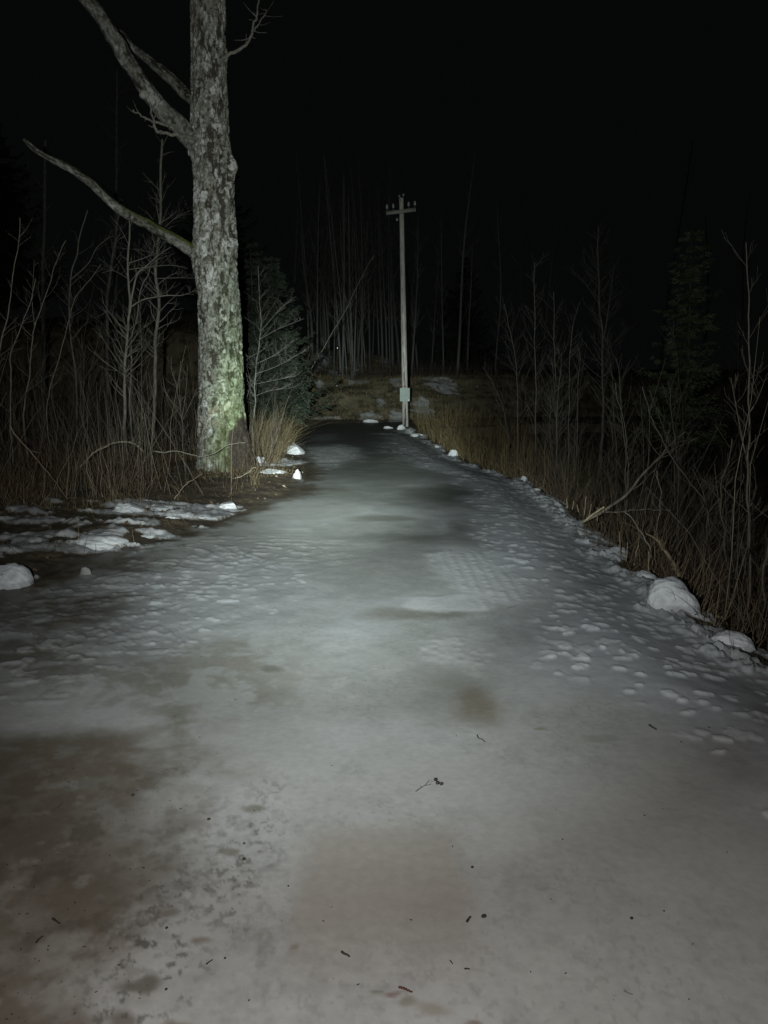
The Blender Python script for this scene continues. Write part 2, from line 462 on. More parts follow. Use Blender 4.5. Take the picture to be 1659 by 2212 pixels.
    rim = (1 - ss(.02, .17, dr + .42 * (rimn - .52))) * (y < 22.5) * (y > 1) * ss(.30, .44, fbm(x, y, .9, 3, 93))
    rjag = fbm(x, y, 13, 4, 92, .6)
    mix((0.42, 0.43, 0.445), rim * .8 * ins * (.5 + rjag)); hz += rim * (.006 + .040 * ss(.38, .72, rjag))
    # ---- off the lane: litter, earth, snow remnants
    off = ~ins
    colo = np.tile(np.array([0.085, 0.064, 0.042]), (len(x), 1))
    def mixo(c_, w_):
        nonlocal colo
        w_ = np.clip(w_, 0, 1)[:, None]; colo = colo * (1 - w_) + np.array(c_) * w_
    mixo((0.15, 0.115, 0.07), ss(.45, .65, n3) * .6)
    mixo((0.045, 0.036, 0.027), ss(.5, .7, n2) * .7)
    mixo((0.10, 0.085, 0.045), ss(.5, .75, n1) * .5)
    e_ = ss(26.4, 27.3, y)
    mixo((0.25, 0.21, 0.135), e_ * (.7 + .3 * n2))
    mixo((0.06, 0.048, 0.03), e_ * ss(.48, .62, fbm(x, y, 3.5, 4, 120)) * .75)
    snow = np.zeros(len(x))
    for (px, py, rx, ry) in [(365, 1100, 165, 9), (230, 1172, 48, 15), (90, 1168, 95, 8), (110, 1190, 140, 9), (300, 1143, 60, 6), (440, 1118, 90, 7), (60, 1135, 80, 5),
                             (350, 1158, 60, 5), (480, 1108, 60, 6), (250, 1118, 90, 4), (60, 1262, 110, 14), (30, 1290, 80, 12)]:
        snow = np.maximum(snow, patch(px, py, rx, ry, .30, .9, 101 + int(px) % 13))
    snow = np.maximum(snow, ss(.60, .74, fbm(wx, wy, 3.4, 4, 112)) * (y < 9.0) * (x < 0) * .9)
    snow = np.where(off | (patch(300, 1160, 260, 40, .3) > .3), snow, 0) * (y < YB)
    # thin snow tongue at the bend on the left
    snow = np.maximum(snow, patch(640, 965, 22, 16, .3, .8, 105) * .9)
    snow = np.maximum(snow, patch(600, 1002, 60, 9, .3, .8, 106) * .8)
    # edge strip on the right verge
    snow = np.maximum(snow, off * (dr < .42) * ss(.46, .62, fbm(x, y, 2.2, 4, 113)) * (y < 15) * (x > 0) * .75)
    # embankment remnants
    for (px, py, rx, ry, zz) in [(a_ , b_, c_ * .62, d_ * .75, e2_) for (a_, b_, c_, d_, e2_) in [(745, 864, 34, 4, .45), (785, 874, 24, 3, .35), (700, 848, 26, 2.5, .7), (830, 832, 26, 4, 1.), (905, 838, 26, 4, .9), (860, 868, 22, 3, .5),
                                 (935, 862, 48, 6, .55), (1000, 850, 60, 7, .7), (1045, 838, 50, 5, .9), (960, 832, 40, 3, 1.), (880, 822, 30, 3, 1.15), (1080, 860, 50, 4, .55),
                                 (700, 907, 60, 3, .05), (800, 904, 40, 4, .08), (855, 903, 30, 4, .1), (930, 908, 34, 6, .05), (915, 893, 30, 5, .2), (760, 820, 30, 2, 1.2), (1010, 812, 70, 2, 1.4),
                                 (655, 895, 20, 2.5, .2), (770, 848, 14, 2, .7), (770, 866, 30, 3, .5), (720, 856, 24, 3, .6), (960, 876, 44, 4, .35), (690, 880, 16, 2, .3), (820, 885, 16, 2, .3), (925, 850, 24, 3, .7)]]:
        snow = np.maximum(snow, patch(px, py, rx, ry, .35, 1.1, 101 + int(px) % 13, zz) * .58 * (y > YB - 1.2) * (.25 + 1.5 * fbm((x * .8 - y * .6) * .8, (x * .6 + y * .8) * 3.5, 1.0, 4, 119)))
    snow = np.maximum(snow, rim * .95)
    sm = ss(.34, .52, snow * (.5 + 1.0 * fbm(wx, wy, 8, 5, 118, .62)))
    mixo((0.33, 0.34, 0.35), sm * .9)
    mixo((0.50, 0.50, 0.50), sm * ss(26, 27, y) * .9)
    mixo((0.62, 0.63, 0.64), sm * ss(.46, .56, fbm(x, y, 4, 3, 115)))
    hz += np.where(off, ss(.25, .95, snow * (.6 + .8 * n2)) * (.010 + .06 * (fbm(x, y, 9, 4, 116) - .3)), 0) * (y < YB)
    hz += np.where(off, (n3 - .5) * .03 + (n2 - .5) * .05, 0) * ss(0, .15, d)
    sd = np.where(off, d, -d)
    wl = np.where(x < 0, .30, .07) * ss(26, 22, y)
    wo = ss(-wl - .02, .06, sd + wl * 2.2 * (fbm(x, y, 3.2, 4, 117) - .5))[:, None]
    # muddy fringe where verge and ice meet
    fr = np.where(ins, 1 - ss(.0, .30, d + .9 * (n2 - .5)), 0) * (x < -.8) * (y > 4.5) * (y < 22)
    mix((0.10, 0.085, 0.062), fr * .7)
    mix((0.10, 0.09, 0.07), patch(150, 1228, 180, 22, .7, 1.5, 121) * (.3 + .6 * mott))
    mix((0.10, 0.085, 0.065), patch(110, 1325, 170, 42, .5, .9, 122) * (.35 + .5 * mott))
    mix((0.50, 0.505, 0.505), np.maximum(patch(60, 1262, 90, 12, .3, .9, 123), patch(180, 1285, 60, 10, .3, .9, 124)) * .45)
    mix((0.10, 0.09, 0.065), patch(590, 1062, 130, 12, .5, .9, 123) * .8)
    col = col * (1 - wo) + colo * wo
    rough = np.where(off, .85 - .2 * sm, rough)
    z = z + hz * ss(60, 40, Rr.ravel())
    V = np.stack([x, y, z], -1)
    Q = grid_quads(nr, nc)
    # close the fan behind the camera
    k = np.arange(nr - 1)
    Q = np.vstack([Q, np.stack([k * nc + nc - 1, k * nc, (k + 1) * nc, (k + 1) * nc + nc - 1], -1)])
    Q = Q[:, ::-1]
    fx = V[Q].mean(1)
    fin = inside(fx[:, 0], fx[:, 1])
    femb = (~fin) & (fx[:, 1] > YB - .6)
    for name, sel in (('road', fin), ('embankment', femb), ('ground', ~(fin | femb))):
        qs = Q[sel]
        used, inv = np.unique(qs.ravel(), return_inverse=True)
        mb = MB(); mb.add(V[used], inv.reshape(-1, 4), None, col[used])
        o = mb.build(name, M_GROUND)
        a = o.data.attributes.new('wetness', 'FLOAT', 'POINT')
        a.data.foreach_set('value', rough[used].astype(np.float32))
        tag(o, kind='structure')
build_terrain()

def H1(x, y): return float(height(np.array([x]), np.array([y]))[0])

# ------------------------------------------------------------------ the big tree on the left
def path_at(pxs, Ys):
    """list of frame points with distances -> smooth 3D path"""
    P = np.array([at(px, py, Y) for (px, py), Y in zip(pxs, Ys)])
    return P
def smooth_path(P, n):
    P = np.asarray(P, float)
    s = np.concatenate([[0], np.cumsum(np.linalg.norm(np.diff(P, axis=0), axis=1))])
    t = np.linspace(0, s[-1], n)
    # catmull-rom
    out_ = np.zeros((n, 3))
    k = np.clip(np.searchsorted(s, t, side='right') - 1, 0, len(P) - 2)
    f = ((t - s[k]) / (s[k + 1] - s[k] + 1e-9))[:, None]
    p0 = P[np.maximum(k - 1, 0)]; p1 = P[k]; p2 = P[k + 1]; p3 = P[np.minimum(k + 2, len(P) - 1)]
    out_ = .5 * ((2 * p1) + (-p0 + p2) * f + (2 * p0 - 5 * p1 + 4 * p2 - p3) * f ** 2 + (-p0 + 3 * p1 - 3 * p2 + p3) * f ** 3)
    return out_

TREE_Y = 12.7
def bark_colour(u, v, z, nrm, mossbase=True, seed=200):
    """u across the bark, v along it (metres)"""
    n = len(u)
    wu = u + .05 * (fbm(u, v, 5, 2, seed + 9) - .5)
    fis = fbm(wu * 3.0, v, 4.5, 4, seed)             # vertical plates
    fine = fbm(u, v, 28, 3, seed + 1)
    lich = fbm(u * 1.2, v, 9, 4, seed + 2, .6)
    big = fbm(u, v, 1.4, 3, seed + 3)
    c = np.tile(np.array([0.215, 0.21, 0.18]), (n, 1))
    def mx(cc, w_):
        nonlocal c
        w_ = np.clip(w_, 0, 1)[:, None]; c = c * (1 - w_) + np.array(cc) * w_
    mx((0.31, 0.32, 0.285), ss(.40, .54, lich) * .8)
    mx((0.12, 0.115, 0.09), ss(.50, .56, fbm(wu * 2.2, v, 15, 4, seed + 4, .6)) * .6)
    mx((0.05, 0.043, 0.034), ss(.45, .38, fis) * .9)
    mx((0.40, 0.41, 0.37), ss(.60, .66, fbm(wu * 1.6, v, 14, 3, seed + 6)) * .7)
    mx((0.52, 0.52, 0.50), ss(.64, .70, fbm(wu * 1.6, v, 6, 3, seed + 5)) * .85)
    mx((0.25, 0.19, 0.14), ss(.70, .76, big) * ss(.5, .6, lich) * .5)
    mx((0.05, 0.045, 0.035), ss(.62, .70, fine) * .75)
    disp = .034 * (ss(.3, .55, fis) - 1) + .016 * (lich - .5) + .014 * (fine - .5) + .012 * (ss(.46, .56, fbm(wu * 2.2, v, 11, 4, seed + 4, .6)) * -1)
    return c, disp

def ring_surface(P, Rf, name, parent, seed, moss_top=False, sides=96, is_trunk=False):
    """swept limb or trunk with bark relief; Rf(theta, k, pt) -> radius"""
    n = len(P)
    T = np.gradient(P, axis=0); T /= np.linalg.norm(T, axis=1)[:, None]
    ref = np.array([0.0, 1.0, 0.0])
    A = np.cross(T, ref); A /= np.linalg.norm(A, axis=1)[:, None]
    B = np.cross(T, A)
    th = np.arange(sides) * 2 * math.pi / sides
    s = np.concatenate([[0], np.cumsum(np.linalg.norm(np.diff(P, axis=0), axis=1))])
    TH, S = np.meshgrid(th, s)
    rad = Rf(TH, S)
    # seamless bark coordinate
    rm = rad.mean()
    N = np.cos(TH)[..., None] * A[:, None, :] + np.sin(TH)[..., None] * B[:, None, :]
    uu = (np.abs(((TH - math.pi * .5 + math.pi) % (2 * math.pi)) - math.pi)) * rm * 1.0
    side_ = np.where(((TH - math.pi * .5) % (2 * math.pi)) < math.pi, 0, 31.7)
    uu = ((TH + math.pi * 0.5) % (2 * math.pi)) * rm
    c, disp = bark_colour(uu.ravel(), S.ravel(), None, None, seed=seed)
    V = P[:, None, :] + N * (rad + disp.reshape(rad.shape) * np.clip(rad / .3, .25, 1))[..., None]
    V = V.reshape(-1, 3)
    up = N.reshape(-1, 3)[:, 2]
    if not is_trunk: c = c * .66
    if moss_top:
        q = ss(.05, .5, up + .5 * (fbm(uu.ravel(), S.ravel(), 9, 3, seed + 30) - .5)) * ss(2.6, .6, S.ravel() + 1.2 * (fbm(uu.ravel(), S.ravel(), 3, 2, 5) - .5))
        q2 = ss(.3, .7, up)
        c = c * (1 - .75 * q2[:, None]) + np.array([.06, .052, .035]) * .75 * q2[:, None]
        c = c * (1 - q[:, None]) + np.array([.075, .095, .022]) * q[:, None]
    if is_trunk:
        zz = V[:, 2]; xx = N.reshape(-1, 3)[:, 0]
        nn = fbm(uu.ravel(), S.ravel(), 5, 3, 77) - .5
        g = ss(4.0, .8, zz + 1.4 * nn) * ss(-.7, .7, xx + .9 * nn) * .85
        c = c * (1 - g[:, None]) + (c * np.array([.80, .93, .63]) + np.array([.0, .012, 0])) * g[:, None]
        g2 = ss(.95, .45, zz + 1.5 * nn) * ss(-.6, .0, xx + nn) * .6
        c = c * (1 - g2[:, None]) + np.array([.085, .095, .034]) * (.7 + .6 * (nn + .5))[:, None] * g2[:, None]
        g3 = ss(.62, .50, zz - .42 * (xx - .35) + .35 * nn) * ss(.25, .5, xx)
        c = c * (1 - g3[:, None]) + np.array([.050, .041, .032]) * g3[:, None]
    mb = MB()
    Q = grid_quads(n, sides, True)
    V = np.vstack([V, P[-1]]); c = np.vstack([c, c[-1]])
    e = len(V) - 1
    Tt = [((n - 1) * sides + k, (n - 1) * sides + (k + 1) % sides, e) for k in range(sides)]
    mb.add(V, Q, Tt, c)
    return mb.build(name, M_BARK, parent)

def big_tree():
    # (left px, right px, row) of the trunk outline
    rows = [(-30, 408, 489), (0, 410, 488), (100, 412, 489), (200, 412, 493), (280, 413, 494), (330, 417, 499), (365, 419, 504), (400, 420, 505), (470, 419, 508), (530, 419, 511), (565, 423, 511),
            (640, 427, 516), (720, 431, 521), (800, 431, 524), (880, 430, 526), (930, 430, 531), (965, 432, 536)]
    zs, cx, rr = [], [], []
    for py, a, b in rows:
        pa, pb = at(a, py, TREE_Y), at(b, py, TREE_Y)
        zs.append(pa[2]); cx.append((pa[0] + pb[0]) / 2); rr.append((pb[0] - pa[0]) / 2)
    zs, cx, rr = map(np.array, (zs[::-1], cx[::-1], rr[::-1]))
    z = np.linspace(-.25, zs[-1] + 1.2, 1050)
    X = np.interp(z, zs, cx); RR = np.interp(z, zs, rr)
    k = np.ones(31) / 31
    X = np.convolve(np.pad(X, 15, 'edge'), k, 'valid'); RR = np.convolve(np.pad(RR, 15, 'edge'), k, 'valid')
    base = (float(np.interp(0, zs, cx)), TREE_Y, 0.0)
    t = empty('big_tree', base)
    tag(t, 'large bare old tree with mossy grey lichen-covered bark on the left verge', 'tree')
    P = np.stack([X, np.full_like(X, TREE_Y), z], -1)
    Pz = z[:, None]
    def Rf(TH, S):
        zz = S + z[0]
        # theta=pi (A = T x y = -x.. ) direction of world +x
        # A = cross(z, y) = -x  -> cos(th) = -1 is +x ; B = cross(z, -x) = -y -> sin(th)=1 faces the camera
        xdir = -np.cos(TH); ydir = -np.sin(TH)
        r = np.interp(zz, z, RR)
        flare = np.exp(-np.clip(zz + .05, 0, 9) / .32)
        lob = (.55 * np.clip(np.cos(TH - math.pi), 0, 1) ** 6 + .30 * np.clip(np.cos(TH - 2.2), 0, 1) ** 6 + .28 * np.clip(np.cos(TH - .9), 0, 1) ** 5 + .3 * np.clip(np.cos(TH - 4.6), 0, 1) ** 4)
        r = r * (1 + flare * (.10 + lob))
        r = r * (1 + .035 * np.sin(2 * TH + zz * .5) + .02 * np.sin(5 * TH + 1.3 * zz) * np.exp(-zz / 6))
        # knobs on the right flank and swellings under the limbs
        for (kx, kz, kr, ks, kh) in [(math.pi - .1, at(505, 362, TREE_Y)[2], .11, .17, .09), (math.pi - .25, at(511, 528, TREE_Y)[2], .12, .22, .035), (math.pi - .1, at(511, 640, TREE_Y)[2], .2, .3, .015),
                                     (.15, at(419, 560, TREE_Y)[2], .22, .5, .06), (.15, at(413, 320, TREE_Y)[2], .25, .5, .07), (math.pi, at(488, 120, TREE_Y)[2], .1, .2, .02)]:
            dth = (TH - kx + math.pi) % (2 * math.pi) - math.pi
            r = r + kh * np.exp(-(dth / ks) ** 2 - ((zz - kz) / kr) ** 2)
        # long cracks on the side towards the lane
        for (kx, z0, z1, wd, dp) in [(1.35, at(440, 250, TREE_Y)[2] - .2, at(440, 60, TREE_Y)[2], .035, .05), (1.75, at(480, 640, TREE_Y)[2], at(480, 520, TREE_Y)[2], .03, .05),
                                     (1.5, at(460, 560, TREE_Y)[2], at(460, 440, TREE_Y)[2], .06, .03)]:
            dth = (TH - kx - .05 * np.sin(zz * 5) + math.pi) % (2 * math.pi) - math.pi
            r = r - dp * np.exp(-(dth / wd) ** 2) * ss(z0 - .2, z0 + .1, zz) * ss(z1 + .2, z1 - .1, zz)
        return r
    ring_surface(P, Rf, 'trunk', t, 200, sides=230, is_trunk=True)
    def limb(pxs, Ys, r0, r1, n, label, seed, moss=False, sides=40, flare=1.6):
        P_ = smooth_path(path_at(pxs, Ys), n)
        s_ = np.linspace(0, 1, n)
        rng = np.random.default_rng(seed)
        P_ = P_ + (np.stack([fbm(s_ * 9, s_ * 0 + k, 1, 3, seed + k) for k in range(3)], -1) - .5) * r0 * .5 * ss(0, .1, s_)[:, None]
        def rf(TH, S):
            q = S / S.max()
            r = (r0 + (r1 - r0) * q) * (1 + (flare - 1) * np.exp(-q / .035))
            return r * (1 + .16 * (fbm(S, TH * 0, 3.5, 3, seed) - .5) + .05 * np.sin(2 * TH + S))
        o = ring_surface(P_, rf, 'limb', t, seed, moss_top=moss, sides=sides)
        o['label'] = label
        return P_
    L1 = limb([(450, 580), (418, 545), (380, 520), (325, 487), (262, 452), (228, 425), (190, 390), (150, 365), (110, 345), (78, 325), (48, 300)],
              [12.7, 12.62, 12.5, 12.3, 12.1, 12.0, 11.9, 11.85, 11.8, 11.75, 11.7], .105, .035, 260, 'long low limb with green moss on its upper side', 301, True, flare=1.5)
    L2 = limb([(455, 345), (418, 306), (385, 272), (355, 240), (325, 200), (300, 163), (268, 118), (235, 70), (210, 30), (170, -20), (140, -60)],
              [12.7, 12.6, 12.5, 12.4, 12.3, 12.2, 12.1, 12.0, 11.9, 11.8, 11.7], .155, .08, 220, 'thick upper limb rising steeply to the left', 302, flare=1.45)
    L3 = limb([(450, 240), (410, 208), (382, 182), (350, 155), (322, 130), (296, 108), (255, 70), (215, 20)],
              [12.8, 13.0, 13.1, 13.2, 13.3, 13.4, 13.5, 13.6], .10, .05, 120, 'second upper limb behind the thick one', 303, flare=1.4)
    def small(pxs, Ys, r0, r1, seed, label=None, name='branch'):
        P_ = smooth_path(path_at(pxs, Ys), 40)
        s_ = np.linspace(0, 1, 40)
        P_ = P_ + (np.stack([fbm(s_ * 14, s_ * 0 + k, 1, 3, seed + k) for k in range(3)], -1) - .5) * .05
        mb = MB(); mb.tube(P_, r0 + (r1 - r0) * s_, 8, (0.19, 0.185, 0.16), wob=.2)
        for k in range(6):
            i = random.randint(12, 36)
            d = np.array([random.uniform(-.6, .6), random.uniform(-.3, .3), random.uniform(-.2, .5)])
            mb.tube([P_[i], P_[i] + d * .2, P_[i] + d * .42 + np.array([0, 0, .03])], [r1 * .9, r1 * .5, .003], 5, (0.17, 0.16, 0.14))
        o = mb.build(name, M_BARK, t)
        if label: o['label'] = label
    small([(480, 126), (500, 116), (518, 108), (532, 97), (541, 80), (548, 55), (556, 25), (560, -10)], [12.6] * 8, .028, .010, 311, 'thin curved branch on the right of the trunk')
    small([(415, 298), (385, 293), (352, 288), (333, 276), (330, 255), (322, 222)], [12.5, 12.3, 12.2, 12.1, 12.1, 12.1], .035, .012, 312, 'short broken branch under the upper limb')
    small([(392, 290), (365, 272), (330, 262), (305, 250), (286, 238)], [12.4, 12.35, 12.3, 12.3, 12.3], .028, .010, 313, 'ragged dead branch stub pointing left')
    small([(545, 70), (560, 50), (575, 20)], [12.6] * 3, .010, .004, 314)
    # knob on the upper limb
    mb = MB(); k0 = at(309, 205, 12.2)
    mb.tube([k0 + np.array([.06, .05, .05]), k0 + np.array([.0, 0, 0]), k0 + np.array([-.035, -.02, -.01])], [.06, .07, .045], 12, (0.30, 0.29, 0.26), wob=.25)
    o = mb.build('burl', M_BARK, t)
    # root collar pieces
    for (px, py, dx) in [(540, 1000, .28), (575, 1018, .42)]:
        pass
    return t
big_tree()

# ------------------------------------------------------------------ saplings and thin trees
def twigs(mb, P, rad, rng, n, lmin, lmax, t0=.3, up=.7, col=(0.16, 0.145, 0.12), sub=3, spread=1.0):
    N = len(P)
    for _ in range(n):
        i = int(rng.uniform(t0, .97) * (N - 1))
        az = rng.uniform(0, 2 * math.pi)
        T = P[min(i + 1, N - 1)] - P[max(i - 1, 0)]; T /= np.linalg.norm(T) + 1e-9
        side = np.array([math.cos(az), math.sin(az), 0])
        d = side * spread + T * up + np.array([0, 0, .2]); d /= np.linalg.norm(d)
        L = rng.uniform(lmin, lmax) * (1.15 - .7 * i / N)
        k = 6; q = [P[i]]
        bend = rng.normal(0, .16, 3)
        for j in range(k):
            d = d + bend / k + rng.normal(0, .11, 3) + np.array([0, 0, .05]); d /= np.linalg.norm(d)
            q.append(q[-1] + d * L / k)
        r0 = min(max(rad[i] * .40, .0020), .012)
        mb.tube(q, np.linspace(r0, .0011, k + 1), 4, col, cap=False)
        for _s in range(sub):
            a = rng.integers(1, k); dd = d + rng.normal(0, .42, 3); dd /= np.linalg.norm(dd)
            l2 = L * rng.uniform(.2, .45)
            mb.tube([q[a], q[a] + dd * l2 * .5, q[a] + dd * l2 + np.array([0, 0, .03])], [r0 * .5, r0 * .35, .0012], 3, col, cap=False)

def sapling(label, pxs, Y, r0, r1, forks=(), ntw=10, lt=(.3, .9), col=(0.17, 0.155, 0.13), group=None, name='sapling', cat='sapling', sub=3, seed=None, up=.7, dY=0.0, t0=.3):
    rng = np.random.default_rng(seed if seed is not None else abs(hash(label)) % 9999 if False else int(pxs[0][0] * 7 + pxs[0][1] + Y * 31))
    P = path_at(pxs, [Y + dY * k / max(len(pxs) - 1, 1) for k in range(len(pxs))])
    g = H1(P[0][0], P[0][1]) - .03
    if P[0][2] > g:
        foot = P[0].copy(); foot[2] = g; foot[0] += rng.uniform(-.03, .03)
        P = np.vstack([foot, P])
    n = max(24, 8 * len(P))
    Q = smooth_path(P, n)
    s_ = np.linspace(0, 1, n)
    Q = Q + (np.stack([fbm(s_ * 10 + 3 * k, s_ * 0 + k, 1, 3, int(rng.integers(999))) for k in range(3)], -1) - .5) * .05 * ss(0, .1, s_)[:, None]
    rad = .60 * (r0 + (r1 - r0) * s_ ** .8) * rng.uniform(.92, 1.1)
    ntw = int(ntw * 2.6)
    col = np.array(col) * .66
    t = empty(name, Q[0] + np.array([0, 0, .03]))
    tag(t, label, cat, group)
    mb = MB(); mb.tube(Q, rad, 8, col, wob=.12)
    mb.build('stem', M_TWIG, t)
    tw = MB()
    for (fp, fr) in forks:
        Pf = path_at(fp, [Y + .05 + rng.uniform(-.2, .3) * k / len(fp) for k in range(len(fp))])
        Pf[0] = Q[np.argmin(np.linalg.norm(Q - Pf[0], axis=1))]
        Qf = smooth_path(Pf, 24)
        rf = .62 * np.linspace(fr, max(fr * .25, .003), 24)
        fb = MB(); fb.tube(Qf, rf, 6, col, wob=.12)
        twigs(fb, Qf, rf, rng, max(3, ntw // 3), lt[0] * .6, lt[1] * .6, .3, up, col, sub)
        fb.build('branch', M_TWIG, t)
    twigs(tw, Q, rad, rng, ntw, lt[0], lt[1], t0, up, col, sub)
    if tw.n: tw.build('twigs', M_TWIG, t)
    return t

GL = 'bare saplings in the thicket left of the lane'
sapling('pale forked sapling whose long crooked bough reaches right to the big trunk', [(268, 930), (269, 859), (270, 789), (272, 747), (279, 690), (281, 663), (277, 620), (274, 565), (279, 509), (281, 470)], 12.2, .050, .018,
        forks=[([(283, 655), (290, 615), (298, 590), (318, 573), (340, 553), (368, 534)], .026), ([(318, 573), (326, 550), (333, 520)], .012),
               ([(284, 668), (307, 648), (335, 642), (363, 638), (391, 638), (425, 627)], .020), ([(276, 580), (320, 577), (370, 573), (405, 580)], .010),
               ([(276, 600), (245, 585), (220, 590)], .009)], ntw=12, col=(0.25, 0.235, 0.20), group=GL)
sapling('stout pale trunk with rough bark just left of the big tree', [(333, 930), (333, 860), (334, 775), (335, 733), (343, 663), (337, 593), (340, 551), (346, 467), (347, 369), (350, 300)], 14.0, .062, .030,
        forks=[([(340, 551), (300, 540), (262, 536)], .010), ([(346, 500), (380, 470), (412, 455)], .010), ([(343, 600), (390, 600), (440, 602)], .012)], ntw=16, col=(0.22, 0.21, 0.175), group=GL, name='young_tree', cat='young tree')
sapling('slim stem standing close behind the pale forked sapling', [(283, 900), (283, 775), (287, 719), (298, 677), (307, 615), (318, 593), (330, 560)], 13.0, .032, .012, ntw=8, col=(0.2, 0.19, 0.165), group=GL)
sapling('dim straight trunk curving right at its top below the long mossy limb', [(232, 920), (232, 856), (232, 719), (232, 649), (239, 579), (250, 523), (253, 481), (262, 430)], 16.5, .078, .035,
        forks=[([(236, 640), (200, 610), (180, 560)], .012)], ntw=12, col=(0.12, 0.115, 0.10), group=GL, name='young_tree', cat='young tree')
sapling('crooked sapling with an arching side branch, left of the dim straight trunk', [(166, 940), (164, 845), (161, 789), (154, 733), (150, 677), (154, 593), (167, 551), (172, 509), (189, 455)], 14.5, .045, .016,
        forks=[([(158, 607), (190, 570), (210, 534), (241, 511), (255, 514), (263, 484)], .018)], ntw=8, col=(0.19, 0.175, 0.15), group=GL)
sapling('thin straight shoot leaning right beneath the crooked sapling', [(102, 900), (108, 845), (119, 797), (139, 735), (150, 690), (165, 640), (220, 570)], 11.5, .017, .006, ntw=5, lt=(.2, .5), col=(0.2, 0.18, 0.155), group=GL)
sapling('thin sapling splitting in two, in the left part of the thicket', [(52, 920), (56, 856), (65, 775), (72, 705), (83, 682), (97, 643), (111, 604), (125, 565), (140, 520)], 11.0, .024, .007,
        forks=[([(72, 705), (70, 660), (71, 620), (74, 560)], .010)], ntw=6, lt=(.2, .7), col=(0.2, 0.18, 0.155), group=GL)
sapling('wavy sapling nearest the left frame edge but one, bending right', [(22, 930), (22, 856), (21, 775), (30, 741), (49, 691), (63, 657), (80, 600)], 10.5, .022, .008, ntw=5, lt=(.2, .6), col=(0.19, 0.17, 0.145), group=GL)
sapling('leftmost slender stem, rising straight out of the brush at the frame edge', [(-12, 900), (-8, 820), (0, 747), (11, 705), (19, 663), (27, 593), (36, 542), (44, 470)], 10.0, .024, .006, ntw=5, lt=(.2, .6), col=(0.2, 0.18, 0.15), group=GL)
sapling('faint far trunk between the two left groups of saplings', [(95, 900), (95, 740), (93, 600), (96, 460), (97, 300)], 21, .12, .06, ntw=10, lt=(.6, 1.6), col=(0.11, 0.105, 0.09), group=GL, name='young_tree', cat='young tree')
sapling('faint far trunk seen above the middle of the mossy limb', [(248, 860), (250, 700), (250, 500), (252, 300), (253, 150)], 23, .11, .06, ntw=10, lt=(.6, 1.6), col=(0.10, 0.095, 0.08), group=GL, name='young_tree', cat='young tree')
sapling('leafless shrub with a fan of upright rods in front of the big trunk, left side', [(395, 960), (392, 900), (384, 850), (374, 800), (368, 772)], 11.0, .010, .003,
        forks=[([(393, 905), (400, 860), (404, 815), (405, 790)], .006), ([(393, 910), (412, 870), (425, 840)], .005), ([(390, 890), (388, 840), (390, 780)], .005), ([(392, 900), (360, 850), (352, 815)], .005)],
        ntw=6, lt=(.1, .35), col=(0.2, 0.175, 0.15), group=GL, name='shrub', cat='shrub')
sapling('leafless shrub with thin rods between the stout pale trunk and forked sapling', [(312, 980), (308, 900), (300, 850), (298, 800)], 10.6, .009, .003,
        forks=[([(310, 910), (325, 860), (338, 800)], .005), ([(309, 905), (290, 860), (280, 830)], .005)], ntw=6, lt=(.1, .35), col=(0.18, 0.155, 0.13), group=GL, name='shrub', cat='shrub')

GM = 'thin saplings right of the big tree'
sapling('pale slender sapling just right of the big trunk with boughs sweeping right', [(540, 965), (546, 926), (551, 872), (550, 842), (553, 811), (558, 758), (563, 712), (563, 663), (559, 620), (557, 575)], 15.2, .024, .008,
        forks=[([(564, 715), (590, 684), (608, 664), (640, 640)], .008), ([(562, 736), (598, 712), (640, 695), (657, 688)], .008), ([(557, 788), (598, 764), (634, 734)], .008),
               ([(554, 808), (600, 790), (659, 757)], .007), ([(552, 830), (600, 820), (640, 812)], .007), ([(550, 855), (580, 845), (628, 838)], .006), ([(552, 815), (536, 850), (530, 880)], .007), ([(557, 760), (535, 775), (526, 790)], .006)],
        ntw=14, lt=(.3, .8), col=(0.27, 0.26, 0.23), group=GM)
sapling('long thin sapling leaning far right over the bend', [(628, 905), (635, 872), (652, 828), (676, 791), (707, 737), (743, 675), (770, 620), (808, 550)], 21.0, .028, .008,
        forks=[([(652, 828), (664, 780), (674, 750)], .011), ([(648, 838), (670, 815), (690, 790)], .008)], ntw=6, lt=(.3, .8), col=(0.19, 0.175, 0.155), group=GM)

GR = 'bare saplings in the thicket right of the lane'
def rp(*a): return [(995 + x * .4, 464.5 + y * .4) for x, y in a]
sapling('leftmost slim stem of the right thicket, above the yellow grass', rp((310, 1200), (305, 950), (290, 750), (260, 600), (240, 480)), 17.5, .024, .008, ntw=16, lt=(.4, 1.1), group=GR, up=.9)
sapling('tall straight stem second from the left in the right thicket', rp((405, 1220), (405, 900), (400, 700), (400, 350), (405, 250)), 16, .024, .008, ntw=14, lt=(.4, 1.1), group=GR, up=.9)
sapling('low bent shrub leaning left over the yellow grass', rp((260, 1250), (230, 1050), (170, 900), (120, 820)), 18, .016, .006, ntw=12, lt=(.4, 1.0), group=GR, up=.9, name='shrub', cat='shrub')
sapling('straight stem third from the left in the right thicket, ending high', rp((520, 1130), (510, 900), (505, 650), (500, 420)), 14.5, .020, .007, ntw=12, lt=(.3, .9), group=GR, up=.9)
sapling('pale stem with a slight elbow right of the three straight stems', rp((585, 1120), (585, 800), (600, 620), (640, 480)), 14, .018, .007, ntw=12, lt=(.3, .9), group=GR, up=.9)
sapling('short stem among the rods in the middle of the right thicket', rp((630, 1150), (632, 950), (640, 780), (630, 700)), 13, .015, .006, ntw=10, lt=(.3, .7), group=GR, up=.9)
